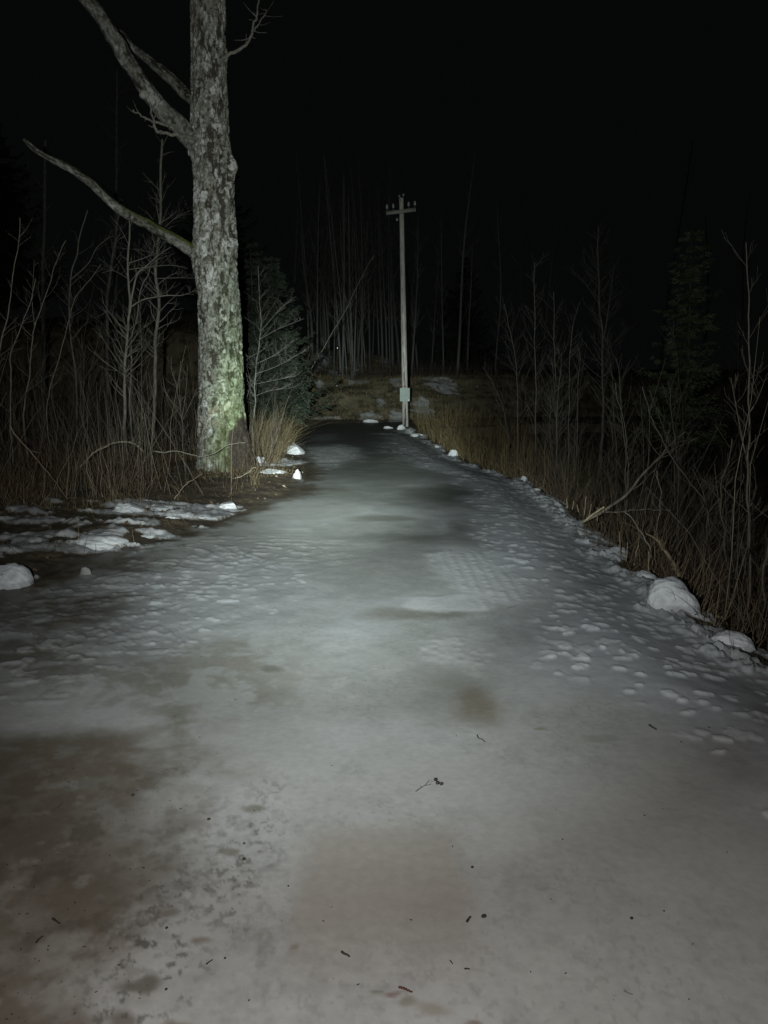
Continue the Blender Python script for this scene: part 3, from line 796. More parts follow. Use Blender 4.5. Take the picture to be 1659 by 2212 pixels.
sapling('tallest twin-topped tree of the right thicket, left of the spruce', rp((765, 1150), (765, 700), (750, 500), (740, 250), (745, 60)), 16.5, .055, .018,
        forks=[(rp((770, 690), (785, 600), (815, 380), (830, 260)), .030), (rp((765, 740), (820, 700), (900, 600)), .014), (rp((745, 480), (680, 380), (600, 300)), .012)], ntw=18, lt=(.4, 1.2), col=(0.16, 0.15, 0.125), group=GR, name='young_tree', cat='young tree')
sapling('slim arching rod with a pale broken tip before the twin-topped tree', rp((905, 1440), (900, 1250), (870, 1080), (830, 910)), 9.2, .012, .005, ntw=4, lt=(.2, .4), group=GR, col=(0.23, 0.21, 0.17))
sapling('long rod bowing left in front of the spruce', rp((1330, 1640), (1310, 1540), (1180, 1370), (1070, 1180), (1020, 1050), (980, 920)), 7.6, .014, .005, ntw=6, lt=(.2, .5), group=GR)
sapling('second bowed rod beside the one in front of the spruce', rp((1160, 1340), (1120, 1200), (1060, 1060), (1010, 940)), 8.6, .010, .004, ntw=4, lt=(.2, .4), group=GR)
sapling('tall Y-shaped sapling near the right frame edge', rp((1555, 2210), (1553, 1900), (1552, 1659), (1550, 1300), (1565, 1070), (1550, 850), (1550, 500), (1535, 150)), 6.0, .022, .006,
        forks=[(rp((1566, 1075), (1600, 1000), (1660, 850)), .010), (rp((1548, 1350), (1500, 1100), (1460, 880)), .010)], ntw=7, lt=(.2, .6), group=GR, col=(0.185, 0.16, 0.125))
sapling('slightly thicker reddish stem left of the Y-shaped sapling', rp((1440, 1980), (1425, 1800), (1418, 1659), (1400, 1450), (1430, 1350), (1470, 1200)), 6.6, .021, .006,
        forks=[(rp((1415, 1620), (1385, 1480), (1370, 1340)), .009)], ntw=6, lt=(.2, .6), group=GR, col=(0.16, 0.13, 0.10))
sapling('forked young stem behind the snow heap', rp((1345, 1900), (1340, 1700), (1350, 1600), (1420, 1500), (1480, 1400)), 7.2, .020, .007,
        forks=[(rp((1345, 1650), (1310, 1500), (1250, 1370)), .009)], ntw=6, lt=(.2, .5), group=GR, col=(0.17, 0.145, 0.115))
sapling('pair of slim rods crossing low near the right frame edge', rp((1500, 2080), (1470, 1800), (1475, 1600), (1530, 1400)), 6.2, .014, .005, forks=[(rp((1485, 1950), (1520, 1750), (1590, 1500)), .008)], ntw=5, lt=(.2, .4), group=GR, col=(0.15, 0.13, 0.10))
sapling('last thin stem cut by the right frame edge', rp((1620, 2150), (1650, 1900), (1680, 1600), (1690, 1200), (1670, 900)), 5.4, .016, .005, ntw=5, lt=(.2, .5), group=GR, col=(0.16, 0.135, 0.105))
sapling('thin bright straw-coloured stake above the snow heap', [(1412, 1262), (1416, 1170), (1423, 1100), (1425, 1045), (1415, 1015)], 6.9, .008, .004, ntw=3, lt=(.1, .25), group=GR, col=(0.30, 0.26, 0.20), name='stalk', cat='stalk')
for i in range(16):
    px = random.uniform(1130, 1640); Y = random.uniform(8, 18)
    top = random.uniform(640, 860)
    b = at(px, 1000, Y)
    dx = random.uniform(-30, 30)
    g_ = np.array([b[0], Y, 0])
    base_py = 815 + (EYE + .55) * F / Y * .98
    sapling('thin dim stem lost among the bare stems of the dark right thicket', [(px, base_py), (px + dx * .2, (base_py + top) / 2), (px + dx, top)], Y, random.uniform(.010, .022), .004, ntw=14, lt=(.3, .9), col=(0.14, 0.125, 0.10), group='dim stems of the right thicket', seed=900 + i, up=.9, t0=.15)
for i in range(12):
    px = random.uniform(-20, 410); Y = random.uniform(10.5, 19)
    top = random.uniform(600, 800)
    dx = random.uniform(-30, 40)
    base_py = 815 + (EYE - .05) * F / Y * .98
    sapling('thin dim stem lost among the bare stems of the dark left thicket', [(px, base_py), (px + dx * .2, (base_py + top) / 2), (px + dx, top)], Y, random.uniform(.008, .018), .004, ntw=12, lt=(.3, .9), col=(0.14, 0.125, 0.10), group='dim stems of the left thicket', seed=950 + i, up=.9, t0=.15)

# ------------------------------------------------------------------ distant birch trunks on the embankment
bx = [673, 700, 733, 762, 768, 785, 806, 835, 860, 875, 688, 710, 722, 745, 755, 772, 790, 1075, 1120, 1165, 1210, 1290, 1360, 1430, 1520, 1590, 664, 682, 695, 704, 716, 727, 738, 747, 752, 757, 776, 781, 797, 815, 826, 844, 850, 893, 902, 930, 958, 1010, 640, 765, 868, 985]
for i, px in enumerate(bx):
    rng = np.random.default_rng(600 + i)
    Y = rng.uniform(36, 48)
    x0 = at(px, 800, Y)[0]
    g = H1(x0, Y)
    Hh = rng.uniform(7, 11)
    t = empty('birch_tree', (x0, Y, g))
    tag(t, 'slender pale trunk in the row of far trees above the bank behind the pole', 'tree', 'far pale trunks above the embankment')
    n = 14
    s_ = np.linspace(0, 1, n)
    P = np.stack([x0 + (rng.normal(0, .45) * s_ ** 1.3 + rng.uniform(.02, .12) * np.sin(s_ * rng.uniform(3, 7) + i)), np.full(n, Y), g - .1 + Hh * s_], -1)
    r0 = rng.uniform(.03, .085)
    mb = MB(); rad = r0 * (1 - .75 * s_)
    cc = np.array([0.13, 0.128, 0.12]) * rng.uniform(.45, 1.2)
    mb.tube(P, rad, 7, cc, wob=.1)
    mb.build('trunk', M_BARK, t)
    tw = MB(); twigs(tw, P, rad, rng, 22, .6, 2.0, .25, 1.3, (0.12, 0.105, 0.09), 4, .8)
    tw.build('crown', M_TWIG, t)

# ------------------------------------------------------------------ spruces
def spruce_mesh(Hh, Rb, whorl, nb, seed, needles=1.0, t0=.08, col=(0.034, 0.046, 0.030), ragged=.25, droop=.35):
    rng = np.random.default_rng(seed)
    tr = MB(); n = 20; s_ = np.linspace(0, 1, n)
    tr.tube(np.stack([.04 * np.sin(s_ * 4), .03 * np.cos(s_ * 5), Hh * s_ - .1], -1), .010 * Hh * (1 - s_) + .006, 8, (0.06, 0.05, 0.04) if needles > .7 else (0.15, 0.125, 0.10), wob=.1)
    fo = MB()
    z = Hh * t0
    tv, tc = [], []
    while z < Hh * .99:
        q = 1 - z / Hh
        L0 = Rb * (q ** .75) + .06
        for k in range(nb):
            if rng.random() < .12: continue
            az = rng.uniform(0, 2 * math.pi); L = L0 * rng.uniform(1 - ragged * 1.6, 1 + ragged)
            d = np.array([math.cos(az), math.sin(az), 0])
            m = 7; tt = np.linspace(0, 1, m)
            pts = np.array([0, 0, z]) + d * (L * tt)[:, None] + np.array([0, 0, 1]) * (L * (-droop * tt + (droop + .12) * tt ** 2.2))[:, None]
            tr.tube(pts, np.linspace(.003 + .005 * L, .002, m), 4, (0.05, 0.043, 0.034), cap=False)
            sd = np.array([-d[1], d[0], 0])
            ns = int(needles * 26 * L) + 4
            tpos = rng.uniform(.12, 1, ns)
            for tp_ in tpos:
                c0 = np.array([np.interp(tp_, tt, pts[:, a]) for a in range(3)])
                sg = rng.choice([-1, 1])
                l2 = (.10 + .34 * L * (1 - tp_) ** .7) * rng.uniform(.5, 1.1)
                dd = d * rng.uniform(.4, .9) + sd * sg + np.array([0, 0, rng.uniform(-.45, .1)]); dd /= np.linalg.norm(dd)
                # a twig made of short flat needle tufts
                mseg = max(2, int(l2 / .055))
                for j in range(mseg):
                    b = c0 + dd * l2 * j / mseg + np.array([0, 0, -.10 * (j / mseg) ** 2 * l2])
                    e = dd * (.06 + .02 * rng.random())
                    for _ in range(2):
                        o_ = rng.normal(0, 1, 3); o_ -= dd * (o_ @ dd); o_ /= np.linalg.norm(o_)
                        tv += [b - o_ * .014, b + o_ * .014, b + e + o_ * .030]
                        shade = rng.uniform(.7, 1.35)
                        tc += [np.array(col) * shade] * 3
        z += whorl * rng.uniform(.7, 1.3)
    tv = np.array(tv); tc = np.array(tc)
    fo.add(tv, None, np.arange(len(tv)).reshape(-1, 3), tc)
    return tr, fo
def put_spruce(base, label, group=None, mbs=None, cat='tree', name='spruce_tree'):
    t = empty(name, base)
    tag(t, label, cat, group)
    tr, fo = mbs
    parts = []
    for nm, mb, m in (('trunk', tr, M_TWIG), ('foliage', fo, M_NEEDLE)):
        o = mb.build(nm, m, None, smooth=nm == 'trunk'); o.parent = t
        parts.append(o)
    return t
def dup(src, loc, label, group, s, rz):
    t = src.copy(); C.objects.link(t); t.location = loc; t.scale = (s, s, s); t.rotation_euler = (0, 0, rz)
    t['label'] = label
    if group: t['group'] = group
    for ch in list(src.children):
        c = ch.copy(); C.objects.link(c); c.parent = t
    return t
b = at(592, 860, 18.5)
sp1 = put_spruce((b[0], 18.8, H1(b[0], 18.8)), 'dense dark green spruce behind the pale slender sapling, right of the big trunk', None, spruce_mesh(4.3, 1.35, .16, 11, 11, 1.45, .17, (0.025, 0.033, 0.021), ragged=.4, droop=.6))
b = at(1486, 700, 12.8)
sp2 = put_spruce((b[0], 12.8, H1(b[0], 12.8)), 'small sparse young spruce in the right thicket with a visible stem', None, spruce_mesh(4.5, .80, .12, 8, 12, 1.2, .26, (0.060, 0.072, 0.036), .5, .15))
b = at(1430, 700, 15)
b3 = at(560, 800, 20.5)
sp3 = dup(sp1, (b3[0] - .2, 20.8, H1(b3[0], 20.8)), 'taller dark spruce half hidden behind the big trunk', None, 1.15, 2.0)
b4 = at(1500, 880, 12)
sp4 = dup(sp1, (b4[0] + .6, 13.6, H1(b4[0], 13.6) - .2), 'low dark spruce beneath the small sparse one', None, .42, 1.0)
k = 0
for (px, Y, s) in [(1000, 60, 2.1), (480, 52, 2.6), (20, 44, 2.6)]:
    p = at(px, 800, Y)
    dup(sp1, (p[0], Y, H1(p[0], Y) - .3), 'tall forest spruce standing as a dark shape against the night sky', 'dark spruces of the forest edge', s, k * 1.3)
    k += 1

# ------------------------------------------------------------------ dry grass, rods and brush (nobody could count them)
def stalks(name, label, X, Y, hmin, hmax, rad, lean, cols, cat=None, curve=.35, K=4, mat=None, seed=1, bias=(0, 0), droop=0.0, zoff=-.02, swirl=1.5, tone=1.0):
    rng = np.random.default_rng(seed)
    n = len(X)
    Z = height(X, Y) + zoff
    Hh = rng.uniform(hmin, hmax, n) * rng.uniform(.6, 1, n) * (.35 + 1.15 * fbm(X, Y, 1.1, 3, seed + 3) ** 1.0)
    az = rng.uniform(0, 2 * math.pi, n); ln = np.abs(rng.normal(0, lean, n))
    lx = np.cos(az) * ln + bias[0]; ly = np.sin(az) * ln + bias[1]
    cv = rng.normal(0, curve, n)
    lx = lx + swirl * (fbm(X, Y, 1.7, 3, seed + 50) - .5); ly = ly + swirl * (fbm(X, Y, 1.7, 3, seed + 51) - .5)
    s_ = np.linspace(0, 1, K + 1)
    P = np.zeros((n, K + 1, 3))
    jit = rng.normal(0, .018, (n, K + 1, 2)) * Hh[:, None, None]; jit[:, 0] = 0
    P[..., 0] = X[:, None] + Hh[:, None] * (lx[:, None] * s_ + (lx * cv)[:, None] * s_ ** 2) + jit[..., 0]
    P[..., 1] = Y[:, None] + Hh[:, None] * (ly[:, None] * s_ + (ly * cv)[:, None] * s_ ** 2) + jit[..., 1]
    lt = np.sqrt(lx ** 2 + ly ** 2)
    P[..., 2] = Z[:, None] + Hh[:, None] * (s_ / np.sqrt(1 + .6 * lt[:, None] ** 2) - (droop * np.clip(lt, 0, 2))[:, None] * s_ ** 3)
    r = rng.uniform(.6, 1.4, n)[:, None] * rad * (1 - .75 * s_)[None, :]
    off = np.array([[math.cos(a), math.sin(a), 0] for a in (0, 2.1, 4.2)])
    V = P[:, :, None, :] + r[:, :, None, None] * off[None, None]
    V = V.reshape(-1, 3)
    i = np.arange(n)[:, None, None] * (K + 1) * 3; k = np.arange(K)[None, :, None] * 3; j = np.arange(3)[None, None, :]; j2 = (j + 1) % 3
    Q = np.stack(np.broadcast_arrays(i + k + j, i + k + j2, i + k + 3 + j2, i + k + 3 + j), -1).reshape(-1, 4)
    cols = np.array(cols)
    c = cols[rng.integers(0, len(cols), n)] * rng.uniform(.45, 1.5, n)[:, None] * tone
    c = np.repeat(c, (K + 1) * 3, axis=0)
    mb = MB(); mb.add(V, Q, None, c)
    o = mb.build(name, mat or M_STRAW, smooth=False)
    tag(o, label, cat or 'brush', kind='stuff')
    return o
def scatter(n, x0, x1, y0, y1, seed, keep=None, edge=.08, clump=0.0, cf=1.5):
    rng = np.random.default_rng(seed)
    X = rng.uniform(x0, x1, n); Y = rng.uniform(y0, y1, n)
    m = ~inside(X, Y)
    m &= dist(X, Y, ROAD) > edge
    if clump: m &= fbm(X, Y, cf, 3, seed) > clump * rng.uniform(.7, 1.3, n)
    m &= np.hypot(X - gp(480, 985)[0] , (Y - TREE_Y)) > .5
    if keep is not None: m &= keep(X, Y)
    return X[m], Y[m]
def left_zone(X, Y):
    u_ = X - gp(480, 985)[0] * Y / TREE_Y
    front = (u_ > -.5) & (u_ < .9) & (Y < TREE_Y + .5)
    return (Y > 9.1 + .35 * np.sin(X * 2.1)) & (X < -1.0) & ~(front & (_hash((X * 1000).astype(int), (Y * 1000).astype(int), 4) > .10))
BR = [(0.115, 0.082, 0.052), (0.085, 0.062, 0.042), (0.16, 0.12, 0.075), (0.10, 0.068, 0.052)]
X, Y = scatter(11500, -8.5, -1.9, 8.9, 17, 11, left_zone, .15, .42, 1.3)
k_ = len(X) // 2
stalks('brown_rods', 'brown leafless rods and dry stalks filling the verge around the big trunk', X[:k_], Y[:k_], .25, 1.10, .0034, .26, BR, 'brush', seed=21, tone=.72, curve=.6)
stalks('bent_stalks', 'bent and broken brown stalks leaning every way in the left thicket', X[k_:], Y[k_:], .25, 1.0, .0028, 1.0, BR + [(0.22, 0.17, 0.11)], 'brush', seed=41, tone=.72, curve=.9, droop=.35, K=5)
X, Y = scatter(1700, -8.5, -1.9, 9.0, 17, 12, left_zone, .2, .47, 1.0)
stalks('tall_rods', 'taller thin upright rods rising above the brown brush on the left', X, Y, .9, 1.9, .0042, .13, [(0.17, 0.145, 0.115), (0.21, 0.18, 0.14)], 'brush', seed=22, tone=.72)
X, Y = scatter(17000, -8.5, -1.7, 8.2, 14.5, 13, lambda X, Y: left_zone(X, Y + .6), .02, .43, 2.2)
stalks('dead_grass', 'matted dead grass and weeds at the foot of the left thicket', X, Y, .08, .42, .0026, .75, [(0.19, 0.145, 0.08), (0.14, 0.10, 0.06), (0.24, 0.19, 0.11), (0.10, 0.075, 0.05)], 'grass', seed=23, droop=.3)
X, Y = scatter(2600, -6.5, -2.0, 6.3, 8.9, 14, None, .05, .52, 2.0)
stalks('thin_weeds', 'thin dry weeds lying between the snow remnants on the left verge', X, Y, .05, .22, .0022, .9, [(0.2, 0.15, 0.09), (0.13, 0.10, 0.06)], 'grass', seed=24, droop=.4)
# tuft of straw around the tree foot on the lane side
X, Y = scatter(2200, -3.0, -1.25, 11.0, 13.0, 15, lambda X, Y: np.hypot((X + 2.15) / .75, (Y - 11.75) / .55) < 1, .0)
stalks('straw_mat', 'pale straw trampled flat in front of the roots of the big tree', X, Y, .08, .26, .0028, 1.2, [(0.27, 0.22, 0.12), (0.2, 0.16, 0.09), (0.15, 0.115, 0.07)], 'grass', seed=25, droop=.45)
X, Y = scatter(7500, -3.6, -1.9, 13.1, 20.5, 16, lambda X, Y: dist(X, Y, ROAD) < 1.9, .12, .38)
stalks('leaning_grass', 'tall tan grass leaning right over the bend beside the big tree', X, Y, .30, 1.05, .0032, .40, [(0.22, 0.175, 0.095), (0.18, 0.14, 0.08), (0.29, 0.24, 0.14)], 'grass', seed=26, bias=(.42, -.05), droop=.1)
# right verge
X, Y = scatter(12000, 1.0, 8, 12.2, 24.5, 17, lambda X, Y: (dist(X, Y, REDGE, False) < 3.2), .12, .40)
stalks('yellow_grass', 'tall yellow-brown grass along the far right verge beside the pole', X, Y, .30, 1.05, .0034, .26, [(0.19, 0.145, 0.068), (0.12, 0.09, 0.045), (0.23, 0.18, 0.09), (0.09, 0.07, 0.04)], 'grass', seed=27, curve=.8, tone=1.3, droop=.15)
X, Y = scatter(16000, 1.5, 7, 2.8, 13.2, 18, lambda X, Y: (dist(X, Y, REDGE, False) < 2.6) & (X > 1), .22, .43, 1.6)
stalks('tangled_brush', 'tangled dark brown brush filling the ditch right of the lane', X, Y, .3, 1.2, .0030, .60, [(0.17, 0.13, 0.085), (0.22, 0.165, 0.105), (0.11, 0.085, 0.06), (0.14, 0.10, 0.075)], 'brush', seed=28, tone=1.15, curve=.9, K=5, droop=.2)
X, Y = scatter(1500, 1.5, 7.5, 3.0, 13.5, 19, lambda X, Y: (dist(X, Y, REDGE, False) < 3.4) & (X > 1), .4, .40, 1.6)
stalks('ditch_rods', 'thin tall rods standing in the ditch right of the lane', X, Y, 1.0, 2.3, .0045, .16, [(0.16, 0.135, 0.10), (0.12, 0.10, 0.075)], 'brush', seed=29)
X, Y = scatter(9000, 1.4, 6, 2.6, 14, 20, lambda X, Y: (dist(X, Y, REDGE, False) < 1.1) & (X > 1), .06, .42, 2.6)
stalks('edge_grass', 'short bent dead grass along the right edge of the ice', X, Y, .06, .36, .0024, .8, [(0.2, 0.155, 0.09), (0.13, 0.10, 0.06), (0.25, 0.2, 0.12)], 'grass', seed=30, droop=.3)
# embankment
X, Y = scatter(30000, -16, 12, 26.2, 36, 21, None, .25, .38, 1.1)
stalks('bank_grass', 'low olive-brown grass covering the embankment behind the lane', X, Y, .06, .30, .006, .6, [(0.20, 0.16, 0.08), (0.14, 0.12, 0.065), (0.24, 0.19, 0.10), (0.10, 0.08, 0.05)], 'grass', seed=31, droop=.2, K=3, tone=1.35)
X, Y = scatter(5000, -12, 10, 33.5, 42, 22, None, .25, .45, .5)
stalks('bank_scrub', 'dark reddish scrub along the top of the embankment under the far trunks', X, Y, .4, 1.5, .007, .25, [(0.09, 0.065, 0.05), (0.07, 0.06, 0.045)], 'brush', seed=32)
X, Y = scatter(1500, -20, -7.5, 15, 26, 23, None, .3, .4)
stalks('background_brush', 'dim brush behind the left thicket', X, Y, .5, 1.8, .006, .25, [(0.11, 0.085, 0.06)], 'brush', seed=33)

# fallen leaves on the verges
def leaves():
    rng = np.random.default_rng(88)
    X, Y = scatter(4200, -7, 7, 5, 19, 24, lambda X, Y: dist(X, Y, ROAD) < 2.4, 0.0, .40, 2.0)
    n = len(X); Z = height(X, Y) + .03
    s = rng.uniform(.012, .03, n)
    a = rng.uniform(0, 6.28, n)
    P = np.stack([X, Y, Z], -1)
    u = np.stack([np.cos(a), np.sin(a), rng.normal(0, .4, n)], -1) * s[:, None]
    v = np.stack([-np.sin(a), np.cos(a), rng.normal(0, .4, n)], -1) * s[:, None] * .6
    V = np.stack([P - u, P - v, P + u, P + v + np.array([0, 0, .008])], 1).reshape(-1, 3)
    Q = np.arange(4 * n).reshape(-1, 4)
    c = np.array([(0.16, 0.11, 0.06), (0.2, 0.15, 0.1), (0.1, 0.07, 0.045), (0.25, 0.21, 0.16)])[rng.integers(0, 4, n)]
    mb = MB(); mb.add(V, Q, None, np.repeat(c, 4, axis=0))
    tag(mb.build('leaf_litter', M_LITTER, smooth=False), 'small curled brown leaves scattered over both verges', 'leaves', kind='stuff')
leaves()

# ------------------------------------------------------------------ fallen branches
def stick(label, pxs, Ys, r0, r1, col, name='fallen_branch', cat='branch', tw=4, seed=0, lt=(.1, .3), group=None):
    rng = np.random.default_rng(seed)
    P = smooth_path(path_at(pxs, Ys), 30)
    s_ = np.linspace(0, 1, 30)
    P = P + (np.stack([fbm(s_ * 9, s_ * 0 + k, 1, 3, seed + k) for k in range(3)], -1) - .5) * min(.04, .05 * np.linalg.norm(P[-1] - P[0]))
    mb = MB(); rad = r0 + (r1 - r0) * s_
    mb.tube(P, rad, 7, col, wob=.15)
    twigs(mb, P, rad, rng, tw, lt[0], lt[1], .2, .7, col, 2)
    o = mb.build(name, M_TWIG, origin=P[0])
    return tag(o, label, cat, group)
stick('long crooked bough rising from the right verge into the brush', [(1255, 1128), (1310, 1098), (1355, 1064), (1395, 1015), (1435, 976), (1480, 930)], [8.1, 8.0, 8.0, 8.1, 8.3, 8.6], .018, .007, (0.19, 0.165, 0.125), tw=7, seed=1, lt=(.2, .6))
stick('bright split stick end poking out over the right edge of the ice', [(1262, 1126), (1282, 1110), (1305, 1095)], [8.0, 7.9, 7.8], .013, .010, (0.40, 0.34, 0.22), tw=0, seed=2)
stick('thin bough lying level in the right brush beside the split stick', [(1290, 1108), (1340, 1104), (1400, 1101), (1450, 1102)], [8.2, 8.1, 8.0, 8.0], .010, .005, (0.18, 0.155, 0.12), tw=3, seed=3)
stick('frayed bent reed stem arching down behind the snow heap', [(1482, 1285), (1462, 1235), (1440, 1195), (1420, 1168), (1395, 1150)], [6.3, 6.35, 6.4, 6.5, 6.6], .022, .007, (0.22, 0.175, 0.11), name='reed', cat='reed', tw=30, seed=4, lt=(.04, .10))
stick('forked rod leaning left of the snow heap', [(1398, 1252), (1408, 1200), (1395, 1165), (1372, 1130), (1350, 1105)], [6.6, 6.6, 6.6, 6.6, 6.6], .010, .004, (0.20, 0.17, 0.13), name='stalk', cat='stalk', tw=3, seed=5)
stick('short straight straw stump left of the snow heap', [(1366, 1240), (1372, 1205), (1380, 1170)], [6.7] * 3, .007, .005, (0.26, 0.22, 0.15), name='stalk', cat='stalk', tw=0, seed=6)
stick('pale twig leaning against the roots of the big tree', [(470, 1062), (500, 1040), (530, 1022), (556, 1008)], [11.0, 11.2, 11.4, 11.6], .010, .005, (0.33, 0.29, 0.22), tw=3, seed=7)
stick('bent pale stick lying across the brown rods in front of the trunk', [(330, 975), (400, 978), (450, 985), (490, 962), (530, 955)], [11.0, 11.0, 11.1, 11.3, 11.5], .010, .005, (0.2, 0.185, 0.15), tw=4, seed=8)
stick('broken pale bough arching in the brush left of the big tree', [(170, 1010), (205, 975), (240, 960), (280, 955), (312, 975)], [10.4] * 5, .016, .009, (0.20, 0.17, 0.13), tw=8, seed=9)
stick('long thin stick slanting down to the snow at the far left', [(20, 920), (85, 1000), (120, 1040), (150, 1085)], [9.6, 9.4, 9.2, 9.0], .008, .004, (0.24, 0.19, 0.14), tw=2, seed=10)
stick('pale twig lying at the edge of the left thicket', [(375, 1080), (400, 1050), (440, 1020)], [9.3, 9.6, 10.0], .007, .004, (0.28, 0.23, 0.17), tw=2, seed=11)
for k, (px, py) in enumerate([(85, 1180), (60, 1170), (120, 1186)]):
    pass
stick('small tangle of black twigs on the snow at the far left', [(45, 1172), (70, 1160), (95, 1178), (125, 1170), (110, 1190), (70, 1184)], [7.05, 7.0, 6.95, 7.0, 6.8, 6.8], .006, .004, (0.03, 0.027, 0.022), tw=5, seed=12, lt=(.08, .2))

# cut reed stubs beside the split stick
for k_, (px, py0, py1, px1) in enumerate([(1226, 1098, 1078, 1224), (1236, 1100, 1082, 1240), (1262, 1112, 1072, 1266), (1272, 1118, 1088, 1278), (1290, 1126, 1096, 1290), (1250, 1106, 1090, 1246), (1340, 1200, 1150, 1338), (1352, 1212, 1172, 1356), (1400, 1246, 1190, 1402)]):
    stick('pale cut reed stub standing in the crust of the right edge', [(px, py0), ((px + px1) / 2, (py0 + py1) / 2), (px1, py1)], [8.2 - .012 * (py0 - 1100) - (.0 if py0 < 1150 else .35)] * 3, .006, .004, (0.24, 0.20, 0.135), name='reed_stub', cat='reed stub', tw=0, seed=40 + k_, group='cut reed stubs on the right edge')

# ------------------------------------------------------------------ snow and ice chunks
def chunk(label, px, py, wpx, hpx, deep=.8, seed=0, group=None, base_z=None, name='snow_chunk', cat='snow chunk', lump=.30, col=(0.66, 0.67, 0.69), yaw=0.0, skew=0.0):
    """py is the row where the chunk meets the ground, wpx/hpx its size in the frame"""
    g = gp(px, py)
    for _ in range(3):
        z0 = H1(g[0], g[1]); g = gp(px, py, z0)
    Y = g[1]
    wx_ = wpx * Y / F / 2; hz_ = hpx * Y / F
    bm = bmesh.new()
    bmesh.ops.create_icosphere(bm, subdivisions=5, radius=1.0)
    v = np.array([vv.co[:] for vv in bm.verts])
    f = [[a.index for a in ff.verts] for ff in bm.faces]
    bm.free()
    o3 = seed * 3.7
    n = fbm(v[:, 0] + o3 + v[:, 2] * .7, v[:, 1] - o3 + v[:, 2] * .9, 1.3, 4, seed) - .5
    n2 = fbm(v[:, 0] * 1.0 + o3, v[:, 2] + v[:, 1] + o3, 5, 3, seed + 5) - .5
    v = v * (1 + lump * 2.0 * n + (.10 if 'heap' in name else .24) * n2)[:, None]
    v = np.sign(v) * np.abs(v) ** .9
    v[:, 2] = np.where(v[:, 2] < 0, v[:, 2] * .45, v[:, 2])
    v[:, 0] += skew * v[:, 2]
    # facets: clip by a few planes for broken crust
    rng = np.random.default_rng(seed)
    for _ in range(0 if 'heap' in name else 3):
        d = rng.normal(0, 1, 3); d[2] = abs(d[2]); d /= np.linalg.norm(d); lim = rng.uniform(.72, .92)
        q = v @ d - lim; v = v - np.outer(np.clip(q, 0, None) * .85, d)
    v = v * np.array([wx_, wx_ * deep, hz_ * (.98 if wpx > 60 or hpx > 16 else .75)])
    c_, s_ = math.cos(yaw), math.sin(yaw)
    v[:, :2] = v[:, :2] @ np.array([[c_, s_], [-s_, c_]])
    base = np.array([g[0], Y + wx_ * deep * .6, H1(g[0], Y) ])
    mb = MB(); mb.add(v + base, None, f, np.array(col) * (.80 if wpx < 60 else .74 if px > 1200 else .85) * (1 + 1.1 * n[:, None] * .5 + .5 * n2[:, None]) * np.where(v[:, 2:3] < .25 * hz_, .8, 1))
    return tag(mb.build(name, M_SNOW, origin=base), label, cat, group)
G = 'snow lumps along the edges of the lane'
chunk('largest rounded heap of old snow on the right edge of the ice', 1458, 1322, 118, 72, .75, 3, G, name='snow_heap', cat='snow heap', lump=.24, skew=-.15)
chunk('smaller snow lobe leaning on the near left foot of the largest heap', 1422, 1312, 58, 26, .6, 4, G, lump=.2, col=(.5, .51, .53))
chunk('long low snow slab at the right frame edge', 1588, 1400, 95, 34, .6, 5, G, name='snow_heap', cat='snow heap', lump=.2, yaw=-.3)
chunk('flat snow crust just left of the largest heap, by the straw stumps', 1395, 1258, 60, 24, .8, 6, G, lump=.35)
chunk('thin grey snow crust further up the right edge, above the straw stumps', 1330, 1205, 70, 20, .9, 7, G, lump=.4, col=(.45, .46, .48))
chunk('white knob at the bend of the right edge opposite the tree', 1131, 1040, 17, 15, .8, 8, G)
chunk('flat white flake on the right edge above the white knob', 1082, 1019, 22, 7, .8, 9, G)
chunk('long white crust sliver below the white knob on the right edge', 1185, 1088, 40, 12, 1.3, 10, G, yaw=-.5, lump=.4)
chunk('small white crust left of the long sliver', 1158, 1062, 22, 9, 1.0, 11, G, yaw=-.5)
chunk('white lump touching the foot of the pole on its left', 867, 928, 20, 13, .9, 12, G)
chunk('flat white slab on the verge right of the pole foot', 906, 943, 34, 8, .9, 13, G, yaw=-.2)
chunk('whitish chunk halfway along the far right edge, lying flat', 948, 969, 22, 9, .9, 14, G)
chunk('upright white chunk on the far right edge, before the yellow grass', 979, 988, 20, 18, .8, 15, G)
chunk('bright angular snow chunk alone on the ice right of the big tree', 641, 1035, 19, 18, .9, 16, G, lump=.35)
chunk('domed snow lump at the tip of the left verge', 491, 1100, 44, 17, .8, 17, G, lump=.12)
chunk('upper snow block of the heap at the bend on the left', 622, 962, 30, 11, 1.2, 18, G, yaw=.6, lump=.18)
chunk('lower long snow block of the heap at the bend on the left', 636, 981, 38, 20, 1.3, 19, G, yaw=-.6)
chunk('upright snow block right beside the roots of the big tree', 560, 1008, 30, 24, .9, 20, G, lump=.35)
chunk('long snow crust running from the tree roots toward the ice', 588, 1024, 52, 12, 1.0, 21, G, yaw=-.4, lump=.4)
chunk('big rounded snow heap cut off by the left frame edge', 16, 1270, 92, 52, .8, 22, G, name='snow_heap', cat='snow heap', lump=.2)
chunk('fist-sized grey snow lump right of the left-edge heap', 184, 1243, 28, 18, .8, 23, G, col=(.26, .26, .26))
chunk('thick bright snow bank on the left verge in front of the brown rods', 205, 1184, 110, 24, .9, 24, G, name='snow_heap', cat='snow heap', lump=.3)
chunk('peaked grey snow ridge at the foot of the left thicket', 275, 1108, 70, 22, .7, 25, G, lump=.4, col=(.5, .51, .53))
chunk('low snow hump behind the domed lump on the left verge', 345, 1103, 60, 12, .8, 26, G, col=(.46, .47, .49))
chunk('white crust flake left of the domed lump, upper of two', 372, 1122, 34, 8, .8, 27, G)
chunk('white crust flake on the left verge nearest the ice', 318, 1160, 34, 9, .8, 28, G, yaw=-.4)
